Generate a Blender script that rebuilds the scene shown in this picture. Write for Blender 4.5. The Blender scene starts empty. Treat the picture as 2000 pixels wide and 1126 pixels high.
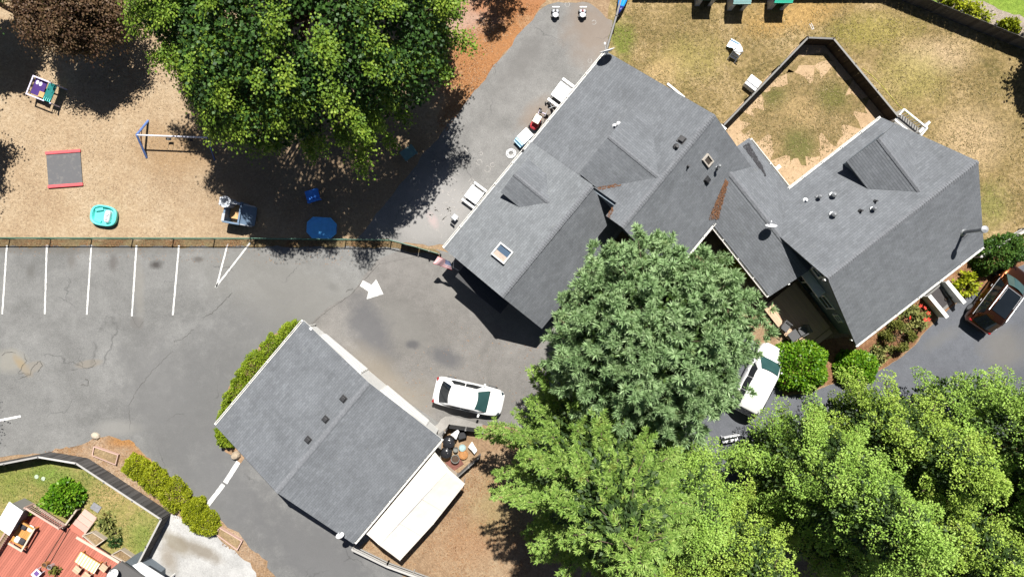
import bpy, bmesh, math, random
import numpy as np
from mathutils import Vector, Matrix

random.seed(7)
RNG = np.random.default_rng(11)
C = bpy.context.scene.collection
SC = bpy.context.scene
PI = math.pi
H = 44.444            # camera height above the ground
PXM = 30.0            # photograph pixels per metre on the ground

# ---------------------------------------------------------------- camera, sky, sun, exposure
cam_d = bpy.data.cameras.new('camera')
cam_d.sensor_width = 36.0
cam_d.lens = 24.0
cam_d.clip_end = 1000.0
cam = bpy.data.objects.new('camera', cam_d)
C.objects.link(cam)
cam.location = (0, 0, H)
cam.rotation_euler = (0, 0, 0)
SC.camera = cam

SUN_EL = math.radians(60.0)
world = bpy.data.worlds.new('World')
SC.world = world
world.use_nodes = True
wn = world.node_tree
bg = wn.nodes.get('Background') or wn.nodes.new('ShaderNodeBackground')
sky = wn.nodes.new('ShaderNodeTexSky')
sky.sky_type = 'NISHITA'
sky.sun_disc = False
sky.sun_elevation = SUN_EL
sky.sun_rotation = math.radians(10.4)
sky.air_density = 0.45
sky.dust_density = 0.6
wn.links.new(sky.outputs['Color'], bg.inputs['Color'])
bg.inputs['Strength'].default_value = 0.05
sun_d = bpy.data.lights.new('sun', 'SUN')
sun_d.energy = 5.0
sun_d.angle = math.radians(0.5)
sun_d.color = (1.0, 0.965, 0.91)
sun = bpy.data.objects.new('sun', sun_d)
C.objects.link(sun)
sun.location = (5, 30, 60)
sun.rotation_euler = (PI / 2 - SUN_EL, 0, math.radians(169.6))
SC.view_settings.view_transform = 'Standard'
SC.view_settings.look = 'None'
SC.view_settings.gamma = 1.0
SC.view_settings.use_curve_mapping = False
SC.view_settings.exposure = 0.80

# ---------------------------------------------------------------- helpers
def W(px, py, z=0.0):
    """true place of something seen at photograph pixel (px,py) at height z"""
    s = (H - z) / H
    return Vector(((px - 1000.0) / PXM * s, (563.0 - py) / PXM * s, z))

def ang(dx, dy):
    return math.atan2(-dy, dx)

def thing(name, label, cat, loc=(0, 0, 0), rz=0.0, group=None):
    o = bpy.data.objects.new(name, None)
    C.objects.link(o)
    o.empty_display_size = 0.3
    o.location = loc
    o.rotation_euler = (0, 0, rz)
    o['label'] = label
    o['category'] = cat
    if group:
        o['group'] = group
    return o

def tag(o, label, cat, group=None):
    o['label'] = label
    o['category'] = cat
    if group:
        o['group'] = group
    return o

def dup(root, loc, rz, label=None):
    r = root.copy(); C.objects.link(r)
    r.location = loc; r.rotation_euler = (0, 0, rz)
    if label:
        r['label'] = label
    for ch in list(root.children):
        c = ch.copy(); C.objects.link(c); c.parent = r
        for g in list(ch.children):
            d = g.copy(); C.objects.link(d); d.parent = c
    return r

class MB:
    def __init__(self):
        self.v = []; self.f = []; self.uv = {}
    def add(self, vs, fs):
        b = len(self.v)
        self.v += [tuple(p) for p in vs]
        self.f += [tuple(i + b for i in f) for f in fs]
        return self
    def box(self, c, s, rz=0.0, m=None, taper=1.0):
        x, y, z = s[0] / 2, s[1] / 2, s[2] / 2
        vs = [Vector((sx * x * (taper if sz > 0 else 1), sy * y * (taper if sz > 0 else 1), sz * z))
              for sz in (-1, 1) for sx, sy in ((-1, -1), (1, -1), (1, 1), (-1, 1))]
        R = m if m is not None else Matrix.Rotation(rz, 3, 'Z')
        vs = [R @ p + Vector(c) for p in vs]
        return self.add(vs, [(3, 2, 1, 0), (4, 5, 6, 7), (0, 1, 5, 4), (1, 2, 6, 5), (2, 3, 7, 6), (3, 0, 4, 7)])
    def tube(self, p0, p1, r0, r1=None, n=8, caps=True):
        p0 = Vector(p0); p1 = Vector(p1)
        r1 = r0 if r1 is None else r1
        d = (p1 - p0).normalized()
        a = d.orthogonal().normalized(); b = d.cross(a)
        vs = []
        for p, r in ((p0, r0), (p1, r1)):
            for i in range(n):
                t = 2 * PI * i / n
                vs.append(p + (a * math.cos(t) + b * math.sin(t)) * r)
        fs = [(i, (i + 1) % n, n + (i + 1) % n, n + i) for i in range(n)]
        if caps:
            fs += [tuple(range(n - 1, -1, -1)), tuple(range(n, 2 * n))]
        return self.add(vs, fs)
    def path(self, pts, r, n=6):
        for a, b in zip(pts[:-1], pts[1:]):
            self.tube(a, b, r, r, n)
        return self
    def lathe(self, prof, c=(0, 0, 0), n=16, sx=1.0, sy=1.0, rz=0.0, power=2.0):
        """prof: [(r,z)...]; superellipse when power>2"""
        c = Vector(c); vs = []; fs = []
        ca, sa = math.cos(rz), math.sin(rz)
        for r, z in prof:
            for i in range(n):
                t = 2 * PI * i / n
                ct, st = math.cos(t), math.sin(t)
                x = math.copysign(abs(ct) ** (2 / power), ct) * r * sx
                y = math.copysign(abs(st) ** (2 / power), st) * r * sy
                vs.append((c.x + x * ca - y * sa, c.y + x * sa + y * ca, c.z + z))
        for k in range(len(prof) - 1):
            for i in range(n):
                j = (i + 1) % n
                fs.append((k * n + i, k * n + j, (k + 1) * n + j, (k + 1) * n + i))
        fs.append(tuple(range(n - 1, -1, -1)))
        m = (len(prof) - 1) * n
        fs.append(tuple(m + i for i in range(n)))
        return self.add(vs, fs)
    def prism(self, poly, z0, z1):
        n = len(poly)
        vs = [(p[0], p[1], z0) for p in poly] + [(p[0], p[1], z1) for p in poly]
        a = sum(poly[i][0] * poly[(i + 1) % n][1] - poly[(i + 1) % n][0] * poly[i][1] for i in range(n))
        idx = list(range(n)) if a > 0 else list(range(n - 1, -1, -1))
        fs = [tuple(reversed(idx)), tuple(n + i for i in idx)]
        for k in range(n):
            i, j = idx[k], idx[(k + 1) % n]
            fs.append((i, j, n + j, n + i))
        return self.add(vs, fs)
    def profile_x(self, prof, x0, x1):
        """polygon in (y,z) extruded along x"""
        n = len(prof)
        vs = [(x0, p[0], p[1]) for p in prof] + [(x1, p[0], p[1]) for p in prof]
        fs = [tuple(range(n)), tuple(range(2 * n - 1, n - 1, -1))]
        fs += [(i, n + i, n + (i + 1) % n, (i + 1) % n) for i in range(n)]
        return self.add(vs, fs)
    def profile_y(self, prof, y0, y1):
        n = len(prof)
        vs = [(p[0], y0, p[1]) for p in prof] + [(p[0], y1, p[1]) for p in prof]
        fs = [tuple(range(n)), tuple(range(2 * n - 1, n - 1, -1))]
        fs += [(i, n + i, n + (i + 1) % n, (i + 1) % n) for i in range(n)]
        return self.add(vs, fs)
    def patch(self, p00, p10, p11, p01, nu=5, nv=3, bulge=(0, 0, 0)):
        p00, p10, p11, p01 = map(Vector, (p00, p10, p11, p01)); b = Vector(bulge)
        vs = []
        for j in range(nv + 1):
            t = j / nv
            for i in range(nu + 1):
                s = i / nu
                p = (p00 * (1 - s) + p10 * s) * (1 - t) + (p01 * (1 - s) + p11 * s) * t
                vs.append(p + b * (4 * s * (1 - s)))
        fs = []
        for j in range(nv):
            for i in range(nu):
                a = j * (nu + 1) + i
                fs.append((a, a + 1, a + nu + 2, a + nu + 1))
        return self.add(vs, fs)
    def loft(self, rings, closed=True, cap=True):
        n = len(rings[0]); vs = [p for r in rings for p in r]; fs = []
        for k in range(len(rings) - 1):
            for i in range(n if closed else n - 1):
                j = (i + 1) % n
                fs.append((k * n + i, k * n + j, (k + 1) * n + j, (k + 1) * n + i))
        if cap:
            fs.append(tuple(range(n - 1, -1, -1)))
            m = (len(rings) - 1) * n
            fs.append(tuple(m + i for i in range(n)))
        return self.add(vs, fs)
    def build(self, name, mat, parent=None, loc=(0, 0, 0), rz=0.0, smooth=False, bevel=0.0, kind=None, fix=True, angle=None):
        me = bpy.data.meshes.new(name)
        me.from_pydata([tuple(p) for p in self.v], [], self.f)
        if fix:
            bm = bmesh.new(); bm.from_mesh(me)
            bmesh.ops.recalc_face_normals(bm, faces=bm.faces)
            bm.to_mesh(me); bm.free()
        if smooth:
            me.polygons.foreach_set('use_smooth', [True] * len(me.polygons))
        me.materials.append(mat)
        o = bpy.data.objects.new(name, me)
        C.objects.link(o)
        o.location = loc
        o.rotation_euler = (0, 0, rz)
        if parent is not None:
            o.parent = parent
        if bevel:
            b = o.modifiers.new('bevel', 'BEVEL'); b.width = bevel; b.segments = 2; b.limit_method = 'ANGLE'
        if kind:
            o['kind'] = kind
        return o

def mesh_copy(o, loc, rot=(0, 0, 0), parent=None, scale=(1, 1, 1)):
    c = o.copy(); C.objects.link(c)
    c.location = loc; c.rotation_euler = rot; c.scale = scale
    if parent is not None:
        c.parent = parent
    return c

# ---------------------------------------------------------------- materials
class NT:
    def __init__(self, name, rough=0.8, spec=0.3, metallic=0.0):
        self.m = bpy.data.materials.new(name)
        self.m.use_nodes = True
        self.t = self.m.node_tree
        self.b = self.t.nodes['Principled BSDF']
        self.b.inputs['Roughness'].default_value = rough
        self.b.inputs['Specular IOR Level'].default_value = spec
        self.b.inputs['Metallic'].default_value = metallic
        self._co = None
    def n(self, typ, **kw):
        nd = self.t.nodes.new(typ)
        for k, v in kw.items():
            setattr(nd, k, v)
        return nd
    def l(self, a, b):
        self.t.links.new(a, b)
    def pos(self):
        if self._co is None:
            self._co = self.n('ShaderNodeNewGeometry').outputs['Position']
        return self._co
    def obj(self):
        return self.n('ShaderNodeTexCoord').outputs['Object']
    def uv(self):
        return self.n('ShaderNodeTexCoord').outputs['UV']
    def noise(self, scale, detail=4, rough=0.6, co=None, dist=0.0):
        nd = self.n('ShaderNodeTexNoise')
        nd.inputs['Scale'].default_value = scale
        nd.inputs['Detail'].default_value = detail
        nd.inputs['Roughness'].default_value = rough
        nd.inputs['Distortion'].default_value = dist
        self.l(co if co is not None else self.pos(), nd.inputs['Vector'])
        return nd.outputs['Fac']
    def voro(self, scale, feature='F1', co=None, out='Distance'):
        nd = self.n('ShaderNodeTexVoronoi', feature=feature)
        nd.inputs['Scale'].default_value = scale
        self.l(co if co is not None else self.pos(), nd.inputs['Vector'])
        return nd.outputs[out]
    def ramp(self, fac, stops):
        nd = self.n('ShaderNodeValToRGB')
        e = nd.color_ramp.elements
        while len(e) < len(stops):
            e.new(0.5)
        for el, (p, c) in zip(e, stops):
            el.position = p
            el.color = (c, c, c, 1) if not isinstance(c, (tuple, list)) else (*c, 1)
        self.l(fac, nd.inputs['Fac'])
        return nd.outputs['Color']
    def mix(self, fac, a, b, mode='MIX'):
        nd = self.n('ShaderNodeMix', data_type='RGBA', blend_type=mode)
        nd.clamp_factor = True
        ins = nd.inputs
        if isinstance(fac, (int, float)):
            ins[0].default_value = fac
        else:
            self.l(fac, ins[0])
        for s, x in ((6, a), (7, b)):
            if isinstance(x, (tuple, list)):
                ins[s].default_value = (*x[:3], 1)
            elif isinstance(x, (int, float)):
                ins[s].default_value = (x, x, x, 1)
            else:
                self.l(x, ins[s])
        return nd.outputs[2]
    def math(self, op, a, b=0.0, clamp=False):
        nd = self.n('ShaderNodeMath', operation=op)
        nd.use_clamp = clamp
        for i, x in ((0, a), (1, b)):
            if isinstance(x, (int, float)):
                nd.inputs[i].default_value = x
            else:
                self.l(x, nd.inputs[i])
        return nd.outputs[0]
    def blob(self, px, py, rx, ry, rot=0.0, soft=0.5, wob=0.35, wscale=0.8):
        """irregular patch on the ground, centred on a place; 1 inside, 0 outside"""
        c = W(px, py)
        sub = self.n('ShaderNodeMapping', vector_type='TEXTURE')
        sub.inputs['Location'].default_value = (c.x, c.y, 0)
        sub.inputs['Rotation'].default_value = (0, 0, rot)
        sub.inputs['Scale'].default_value = (rx / PXM, ry / PXM, 1000)
        self.l(self.pos(), sub.inputs['Vector'])
        ln = self.n('ShaderNodeVectorMath', operation='LENGTH')
        self.l(sub.outputs[0], ln.inputs[0])
        nz = self.noise(wscale, 5, 0.65)
        d = self.math('ADD', ln.outputs['Value'], self.math('MULTIPLY', self.math('SUBTRACT', nz, 0.5), wob * 4))
        return self.math('MULTIPLY', self.math('SUBTRACT', 1 + soft * 0.5, d), 1.0 / max(soft, 0.01), clamp=True)
    def color(self, c):
        if isinstance(c, (tuple, list)):
            self.b.inputs['Base Color'].default_value = (*c[:3], 1)
        else:
            self.l(c, self.b.inputs['Base Color'])
    def bump(self, h, dist=0.02, strength=1.0):
        nd = self.n('ShaderNodeBump')
        nd.inputs['Distance'].default_value = dist
        nd.inputs['Strength'].default_value = strength
        self.l(h, nd.inputs['Height'])
        self.l(nd.outputs[0], self.b.inputs['Normal'])

def simple(name, col, rough=0.6, var=0.12, scale=6.0, metallic=0.0, spec=0.4, bump=0.0, dirt=0.0):
    t = NT(name, rough, spec, metallic)
    f = t.noise(scale, 5, 0.65, co=t.obj())
    lo = tuple(max(0, c * (1 - var)) for c in col); hi = tuple(min(1, c * (1 + var)) for c in col)
    c = t.ramp(f, [(0.3, lo), (0.7, hi)])
    if dirt:
        d = t.ramp(t.noise(1.7, 6, 0.7), [(0.45, 0.0), (0.75, dirt)])
        c = t.mix(d, c, (0.10, 0.085, 0.06))
    t.color(c)
    if bump:
        t.bump(t.noise(scale * 8, 3, 0.6, co=t.obj()), 0.01, bump)
    return t.m

def mat_asphalt(name, base, warm=(1, 1, 1), cracks=True, blobs=(), dark=0.75, bright=1.25):
    t = NT(name, 0.9, 0.25)
    lo = tuple(base * w * dark for w in warm); hi = tuple(base * w * bright for w in warm)
    big = t.noise(0.22, 6, 0.6, dist=0.6)
    c = t.ramp(big, [(0.30, lo), (0.5, tuple(base * w for w in warm)), (0.72, hi)])
    mid = t.noise(1.6, 6, 0.7)
    c = t.mix(0.35, c, t.ramp(mid, [(0.3, 0.35), (0.7, 0.68)]), 'OVERLAY')
    sp = t.noise(38.0, 2, 0.8)
    c = t.mix(0.75, c, t.ramp(sp, [(0.28, 0.22), (0.5, 0.5), (0.72, 0.80)]), 'OVERLAY')
    sp2 = t.voro(17.0)
    c = t.mix(t.ramp(sp2, [(0.05, 0.5), (0.14, 0.0)]), c, tuple(min(1, base * 2.1 * w) for w in warm))
    for (px, py, rx, ry, rot, col, soft, st) in blobs:
        c = t.mix(t.math('MULTIPLY', t.blob(px, py, rx, ry, rot, soft), st), c, col)
    if cracks:
        wob = t.n('ShaderNodeTexNoise'); wob.inputs['Scale'].default_value = 0.9; wob.inputs['Detail'].default_value = 5
        t.l(t.pos(), wob.inputs['Vector'])
        ad = t.n('ShaderNodeVectorMath', operation='MULTIPLY_ADD')
        t.l(wob.outputs['Color'], ad.inputs[0]); ad.inputs[1].default_value = (1.8, 1.8, 0); t.l(t.pos(), ad.inputs[2])
        e = t.voro(0.16, 'DISTANCE_TO_EDGE', co=ad.outputs[0])
        line = t.ramp(e, [(0.0, 1.0), (0.006, 0.0)])
        gate = t.ramp(t.noise(0.33, 3, 0.5), [(0.52, 0.0), (0.60, 1.0)])
        c = t.mix(t.math('MULTIPLY', t.math('MULTIPLY', line, gate), 0.6), c, tuple(base * 0.35 for _ in range(3)))
    t.color(c)
    t.bump(t.math('ADD', sp, t.math('MULTIPLY', mid, 0.8)), 0.012, 0.55)
    return t.m

def mat_ground(name, cols, blobs=(), fine=26.0, mid=2.2, big=0.3, bump=0.9, contrast=0.8, rough=0.95):
    """three-colour ground cover with clumps at several sizes"""
    t = NT(name, rough, 0.15)
    f = t.math('ADD', t.math('MULTIPLY', t.noise(big, 5, 0.6), 0.55), t.math('MULTIPLY', t.noise(mid, 6, 0.7), 0.45))
    c = t.ramp(f, [(0.34, cols[0]), (0.5, cols[1]), (0.66, cols[2])])
    for (px, py, rx, ry, rot, col, soft, st) in blobs:
        c = t.mix(t.math('MULTIPLY', t.blob(px, py, rx, ry, rot, soft), st), c, col)
    fn = t.noise(fine, 4, 0.85)
    c = t.mix(contrast, c, t.ramp(fn, [(0.26, 0.16), (0.5, 0.5), (0.74, 0.86)]), 'OVERLAY')
    f2 = t.noise(fine * 0.3, 4, 0.8)
    c = t.mix(contrast * 0.8, c, t.ramp(f2, [(0.3, 0.24), (0.5, 0.5), (0.7, 0.78)]), 'OVERLAY')
    t.color(c)
    t.bump(t.math('ADD', fn, f2), 0.05, bump)
    return t.m

def mat_shingle(name, base, tint=(0.95, 1.0, 1.08), stain=None):
    t = NT(name, 0.92, 0.2)
    uv = t.uv()
    br = t.n('ShaderNodeTexBrick')
    br.offset = 0.43
    br.inputs['Scale'].default_value = 1.0
    br.inputs['Brick Width'].default_value = 0.31
    br.inputs['Row Height'].default_value = 0.145
    br.inputs['Mortar Size'].default_value = 0.008
    br.inputs['Mortar Smooth'].default_value = 0.2
    br.inputs['Bias'].default_value = -0.1
    lo = tuple(base * 0.90 * k for k in tint); hi = tuple(base * 1.08 * k for k in tint)
    br.inputs['Color1'].default_value = (*lo, 1); br.inputs['Color2'].default_value = (*hi, 1)
    br.inputs['Mortar'].default_value = (*(base * 0.62 * k for k in tint), 1)
    t.l(uv, br.inputs['Vector'])
    c = br.outputs['Color']
    g = t.noise(60, 2, 0.8)
    c = t.mix(0.38, c, t.ramp(g, [(0.3, 0.3), (0.7, 0.72)]), 'OVERLAY')
    w = t.noise(0.55, 6, 0.65, dist=0.8)
    c = t.mix(0.6, c, t.ramp(w, [(0.32, 0.40), (0.5, 0.5), (0.7, 0.60)]), 'OVERLAY')
    st = t.n('ShaderNodeMapping'); st.inputs['Scale'].default_value = (2.2, 0.25, 1)
    t.l(uv, st.inputs['Vector'])
    s2 = t.noise(1.0, 5, 0.7, co=st.outputs[0])
    c = t.mix(0.35, c, t.ramp(s2, [(0.35, 0.42), (0.65, 0.58)]), 'OVERLAY')
    # faded sheets: newer and older rolls of shingle, a few courses wide
    b2 = t.n('ShaderNodeTexBrick')
    b2.offset = 0.37
    b2.inputs['Scale'].default_value = 1.0
    b2.inputs['Brick Width'].default_value = 0.93; b2.inputs['Row Height'].default_value = 0.145
    b2.inputs['Mortar Size'].default_value = 0.0
    b2.inputs['Color1'].default_value = (0.44, 0.44, 0.44, 1); b2.inputs['Color2'].default_value = (0.57, 0.57, 0.57, 1)
    t.l(uv, b2.inputs['Vector'])
    c = t.mix(0.35, c, b2.outputs['Color'], 'OVERLAY')
    lich = t.ramp(t.noise(2.3, 8, 0.8), [(0.60, 0.0), (0.75, 0.4)])
    c = t.mix(lich, c, (base * 1.2, base * 1.2, base * 0.9))
    t.color(c)
    t.bump(g, 0.006, 0.6)
    return t.m

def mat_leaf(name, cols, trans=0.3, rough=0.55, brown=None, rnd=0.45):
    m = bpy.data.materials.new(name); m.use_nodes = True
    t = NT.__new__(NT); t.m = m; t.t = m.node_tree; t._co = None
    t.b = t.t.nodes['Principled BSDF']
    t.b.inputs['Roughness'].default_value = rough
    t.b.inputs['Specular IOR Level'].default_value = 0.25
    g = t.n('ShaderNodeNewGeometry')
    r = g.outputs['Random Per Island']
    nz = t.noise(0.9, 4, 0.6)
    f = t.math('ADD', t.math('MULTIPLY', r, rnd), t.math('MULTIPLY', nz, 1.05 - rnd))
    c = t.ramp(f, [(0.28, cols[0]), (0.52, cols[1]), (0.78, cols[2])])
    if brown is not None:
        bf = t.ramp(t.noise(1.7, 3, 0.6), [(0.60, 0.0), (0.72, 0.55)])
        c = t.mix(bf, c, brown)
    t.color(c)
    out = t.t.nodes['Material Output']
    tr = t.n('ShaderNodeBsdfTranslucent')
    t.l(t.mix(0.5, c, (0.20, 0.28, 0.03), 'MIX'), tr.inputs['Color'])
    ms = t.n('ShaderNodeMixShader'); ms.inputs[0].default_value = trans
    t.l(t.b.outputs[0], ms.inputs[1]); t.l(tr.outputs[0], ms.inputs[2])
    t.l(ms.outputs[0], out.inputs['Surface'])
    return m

def mat_boards(name, base, axis_scale=(0.6, 18, 18), var=0.35, rough=0.85):
    t = NT(name, rough, 0.2)
    tc = t.n('ShaderNodeTexCoord')
    mp = t.n('ShaderNodeMapping'); mp.inputs['Scale'].default_value = axis_scale
    t.l(tc.outputs['Object'], mp.inputs['Vector'])
    g = t.noise(2.0, 6, 0.7, co=mp.outputs[0])
    oi = t.n('ShaderNodeObjectInfo').outputs['Random']
    f = t.math('ADD', t.math('MULTIPLY', g, 0.6), t.math('MULTIPLY', oi, 0.4))
    t.color(t.ramp(f, [(0.25, tuple(c * (1 - var) for c in base)), (0.75, tuple(min(1, c * (1 + var)) for c in base))]))
    t.bump(g, 0.004, 0.4)
    return t.m

WHITE = simple('white_paint', (0.72, 0.72, 0.70), 0.5, 0.05, 4, dirt=0.15)
GUTTER = simple('white_gutter', (0.74, 0.73, 0.69), 0.45, 0.07, 3, dirt=0.3)
PLAST_W = simple('white_plastic', (0.74, 0.75, 0.76), 0.4, 0.05, 3, dirt=0.15)
BLACK = simple('black_rubber', (0.012, 0.012, 0.013), 0.6, 0.3, 8)
DARKF = simple('dark_fascia', (0.10, 0.105, 0.11), 0.7, 0.15, 5)
VENT = simple('dark_vent_metal', (0.03, 0.03, 0.032), 0.5, 0.3, 10)
GREYM = simple('grey_metal', (0.32, 0.33, 0.34), 0.4, 0.15, 8, metallic=0.6)
STEEL = simple('galvanised_steel', (0.5, 0.51, 0.52), 0.4, 0.1, 8, metallic=0.5)
SHINGLE = mat_shingle('asphalt_shingle', 0.146, (0.94, 1.0, 1.08))
SHINGLE_OLD = mat_shingle('weathered_shingle', 0.178, (0.94, 1.0, 1.06))
CAPM = simple('ridge_shingle', (0.145, 0.152, 0.164), 0.92, 0.25, 9)
SIDING = None
def mat_siding(name, col):
    t = NT(name, 0.75, 0.3)
    sep = t.n('ShaderNodeSeparateXYZ'); t.l(t.pos(), sep.inputs[0])
    saw = t.math('FRACT', t.math('MULTIPLY', sep.outputs['Z'], 6.5))
    c = t.mix(t.ramp(saw, [(0.0, 0.7), (0.10, 0.0)]), col, tuple(k * 0.6 for k in col))
    c = t.mix(0.4, c, t.ramp(t.noise(3, 6, 0.7), [(0.3, 0.38), (0.7, 0.6)]), 'OVERLAY')
    t.color(c); t.bump(saw, 0.02, 0.7)
    return t.m
SIDING = mat_siding('grey_blue_siding', (0.16, 0.19, 0.22))
SIDEW = mat_siding('white_siding', (0.66, 0.66, 0.64))
def mat_glass(name, col=(0.02, 0.03, 0.035), rough=0.06):
    t = NT(name, rough, 0.7)
    t.color(t.mix(t.noise(1.5, 3, 0.5, co=t.obj()), col, tuple(c * 1.8 for c in col)))
    return t.m
GLASS = mat_glass('window_glass')

# ---------------------------------------------------------------- the ground
def wobble_poly(pts, step, amp, seed):
    rng = random.Random(seed)
    out = []
    n = len(pts)
    for i in range(n):
        a = Vector(pts[i]); b = Vector(pts[(i + 1) % n])
        d = (b - a).length
        k = max(1, int(d / step))
        nrm = Vector((-(b - a).y, (b - a).x)).normalized() if d > 0 else Vector((0, 0))
        ph = rng.random() * 10
        for j in range(k):
            p = a.lerp(b, j / k)
            w = (rng.random() - 0.5) * amp + 0.6 * amp * math.sin(ph + j * 0.9)
            if j == 0:
                w *= 0.2
            out.append(p + nrm * w)
    return out

def sheet(name, px_pts, z, mat, step=0.35, amp=0.12, seed=1, kind='structure'):
    pts = [W(x, y).to_2d() for x, y in px_pts]
    if amp:
        pts = wobble_poly(pts, step, amp, seed)
    bm = bmesh.new()
    f = bm.faces.new([bm.verts.new((p.x, p.y, 0)) for p in pts])
    if f.normal.z < 0:
        f.normal_flip()
    bmesh.ops.triangulate(bm, faces=bm.faces[:])
    me = bpy.data.meshes.new(name); bm.to_mesh(me); bm.free()
    me.materials.append(mat)
    o = bpy.data.objects.new(name, me); C.objects.link(o); o.location.z = z
    o['kind'] = kind
    return o

SOIL = mat_ground('dry_soil', [(0.19, 0.12, 0.07), (0.28, 0.19, 0.115), (0.36, 0.27, 0.17)],
                  blobs=[(915, 1060, 60, 40, 0.3, (0.30, 0.175, 0.095), 1.2, 0.5), (985, 985, 60, 60, 0, (0.25, 0.20, 0.09), 0.9, 0.6)])
CHIPS = mat_ground('wood_chips', [(0.275, 0.19, 0.115), (0.35, 0.26, 0.165), (0.405, 0.32, 0.22)],
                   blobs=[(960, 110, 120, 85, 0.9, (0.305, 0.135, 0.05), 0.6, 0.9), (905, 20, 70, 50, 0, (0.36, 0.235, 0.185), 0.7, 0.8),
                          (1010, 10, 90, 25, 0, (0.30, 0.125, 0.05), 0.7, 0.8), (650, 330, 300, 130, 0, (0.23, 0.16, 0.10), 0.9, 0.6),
                          (340, 290, 70, 45, 0, (0.28, 0.185, 0.10), 1.0, 0.8)], fine=20, mid=3.0, bump=0.7, contrast=0.5)
g = MB(); S = 160
g.add([(-S, -S, 0), (S, -S, 0), (S, S, 0), (-S, S, 0)], [(0, 1, 2, 3)])
g.build('ground', SOIL, kind='structure')

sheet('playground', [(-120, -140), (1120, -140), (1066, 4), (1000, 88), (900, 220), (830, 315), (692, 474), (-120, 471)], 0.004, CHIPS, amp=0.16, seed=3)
PATHM = mat_asphalt('path_asphalt', 0.175, (1.02, 1.0, 0.96), blobs=[
    (868, 400, 60, 60, 0.3, (0.30, 0.29, 0.28), 0.9, 0.7), (820, 440, 40, 30, 0.3, (0.27, 0.26, 0.25), 0.9, 0.6),
    (845, 430, 9, 16, 0.5, (0.40, 0.31, 0.30), 0.8, 0.6), (1020, 120, 60, 25, 0.9, (0.13, 0.125, 0.12), 1.0, 0.6),
    (1160, 60, 50, 60, 0, (0.21, 0.165, 0.13), 1.0, 0.7),     (1050, 230, 40, 25, 0.9, (0.22, 0.17, 0.13), 1.0, 0.6)])
sheet('footpath', [(1052, 22), (1090, 4), (1150, 6), (1196, 40), (1186, 110), (1300, 300), (960, 620), (880, 480), (696, 468)], 0.008, PATHM, amp=0.12, seed=5)
LOT = mat_asphalt('lot_asphalt', 0.160, (1.0, 0.995, 0.96), blobs=[
    (420, 800, 150, 140, -0.5, (0.108, 0.108, 0.108), 1.0, 0.7), (540, 620, 130, 70, 0.4, (0.128, 0.127, 0.125), 1.0, 0.6), (430, 960, 110, 70, -0.7, (0.122, 0.122, 0.123), 0.9, 0.7), (620, 1080, 150, 70, -0.6, (0.105, 0.105, 0.107), 0.9, 0.8), (300, 760, 60, 90, 0.4, (0.135, 0.134, 0.132), 1.0, 0.5),
    (22, 705, 28, 22, 0, (0.23, 0.22, 0.19), 0.7, 0.7), (45, 715, 8, 22, 0.7, (0.24, 0.19, 0.12), 0.8, 0.8),
    (172, 710, 26, 8, 0.2, (0.20, 0.18, 0.15), 0.5, 0.7), (60, 718, 22, 10, 0.3, (0.21, 0.19, 0.16), 0.4, 0.6),
    (304, 517, 13, 8, 0, (0.035, 0.03, 0.028), 1.0, 0.8), (388, 506, 9, 5, 0, (0.05, 0.04, 0.035), 1.0, 0.7),
    (60, 530, 7, 12, 0, (0.10, 0.097, 0.09), 1.2, 0.6), (500, 730, 12, 6, 0.6, (0.09, 0.09, 0.088), 1.1, 0.6), (650, 560, 10, 8, 0, (0.10, 0.10, 0.097), 1.1, 0.6), (222, 512, 8, 16, 0, (0.09, 0.08, 0.075), 1.2, 0.6), (140, 510, 8, 14, 0, (0.11, 0.10, 0.09), 1.2, 0.5),
    (268, 630, 14, 12, 0, (0.125, 0.12, 0.115), 0.4, 0.7), (272, 560, 9, 55, 0.05, (0.20, 0.19, 0.17), 0.9, 0.5),
    (230, 835, 40, 14, 0, (0.22, 0.215, 0.20), 1.0, 0.6), (560, 560, 160, 60, -0.3, (0.185, 0.18, 0.165), 1.0, 0.5),
    (120, 486, 260, 8, 0, (0.10, 0.09, 0.075), 1.2, 0.5)])
sheet('parking_lot', [(-120, 480), (700, 479), (800, 478), (905, 500), (1200, 700), (1230, 850), (940, 828), (868, 836), (860, 900), (700, 1070), (900, 1190),
                      (590, 1190), (500, 1078), (430, 1012), (300, 905), (252, 860), (170, 863), (90, 884), (-120, 900)], 0.012, LOT, amp=0.10, seed=8)
ROAD2 = mat_asphalt('patched_asphalt', 0.148, (1.05, 1.0, 0.94), cracks=False, dark=0.8, bright=1.2, blobs=[
    (790, 635, 60, 32, -0.7, (0.155, 0.15, 0.14), 1.0, 0.6), (720, 640, 34, 60, 0.55, (0.095, 0.095, 0.10), 0.9, 0.8),
    (805, 673, 12, 9, 0, (0.07, 0.07, 0.075), 0.8, 0.8), (872, 698, 30, 16, -0.4, (0.085, 0.085, 0.09), 1.0, 0.8),
    (900, 560, 40, 30, 0, (0.19, 0.18, 0.165), 1.0, 0.5), (745, 740, 30, 70, 0.7, (0.19, 0.165, 0.13), 1.0, 0.6),
    (800, 790, 50, 40, 0.7, (0.18, 0.16, 0.13), 1.0, 0.5)])
sheet('patched_road', [(738, 506), (800, 482), (905, 505), (1200, 700), (1228, 845), (940, 826), (868, 832), (760, 760), (606, 632), (640, 600), (683, 576)],
      0.020, ROAD2, amp=0.03, seed=10)

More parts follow.
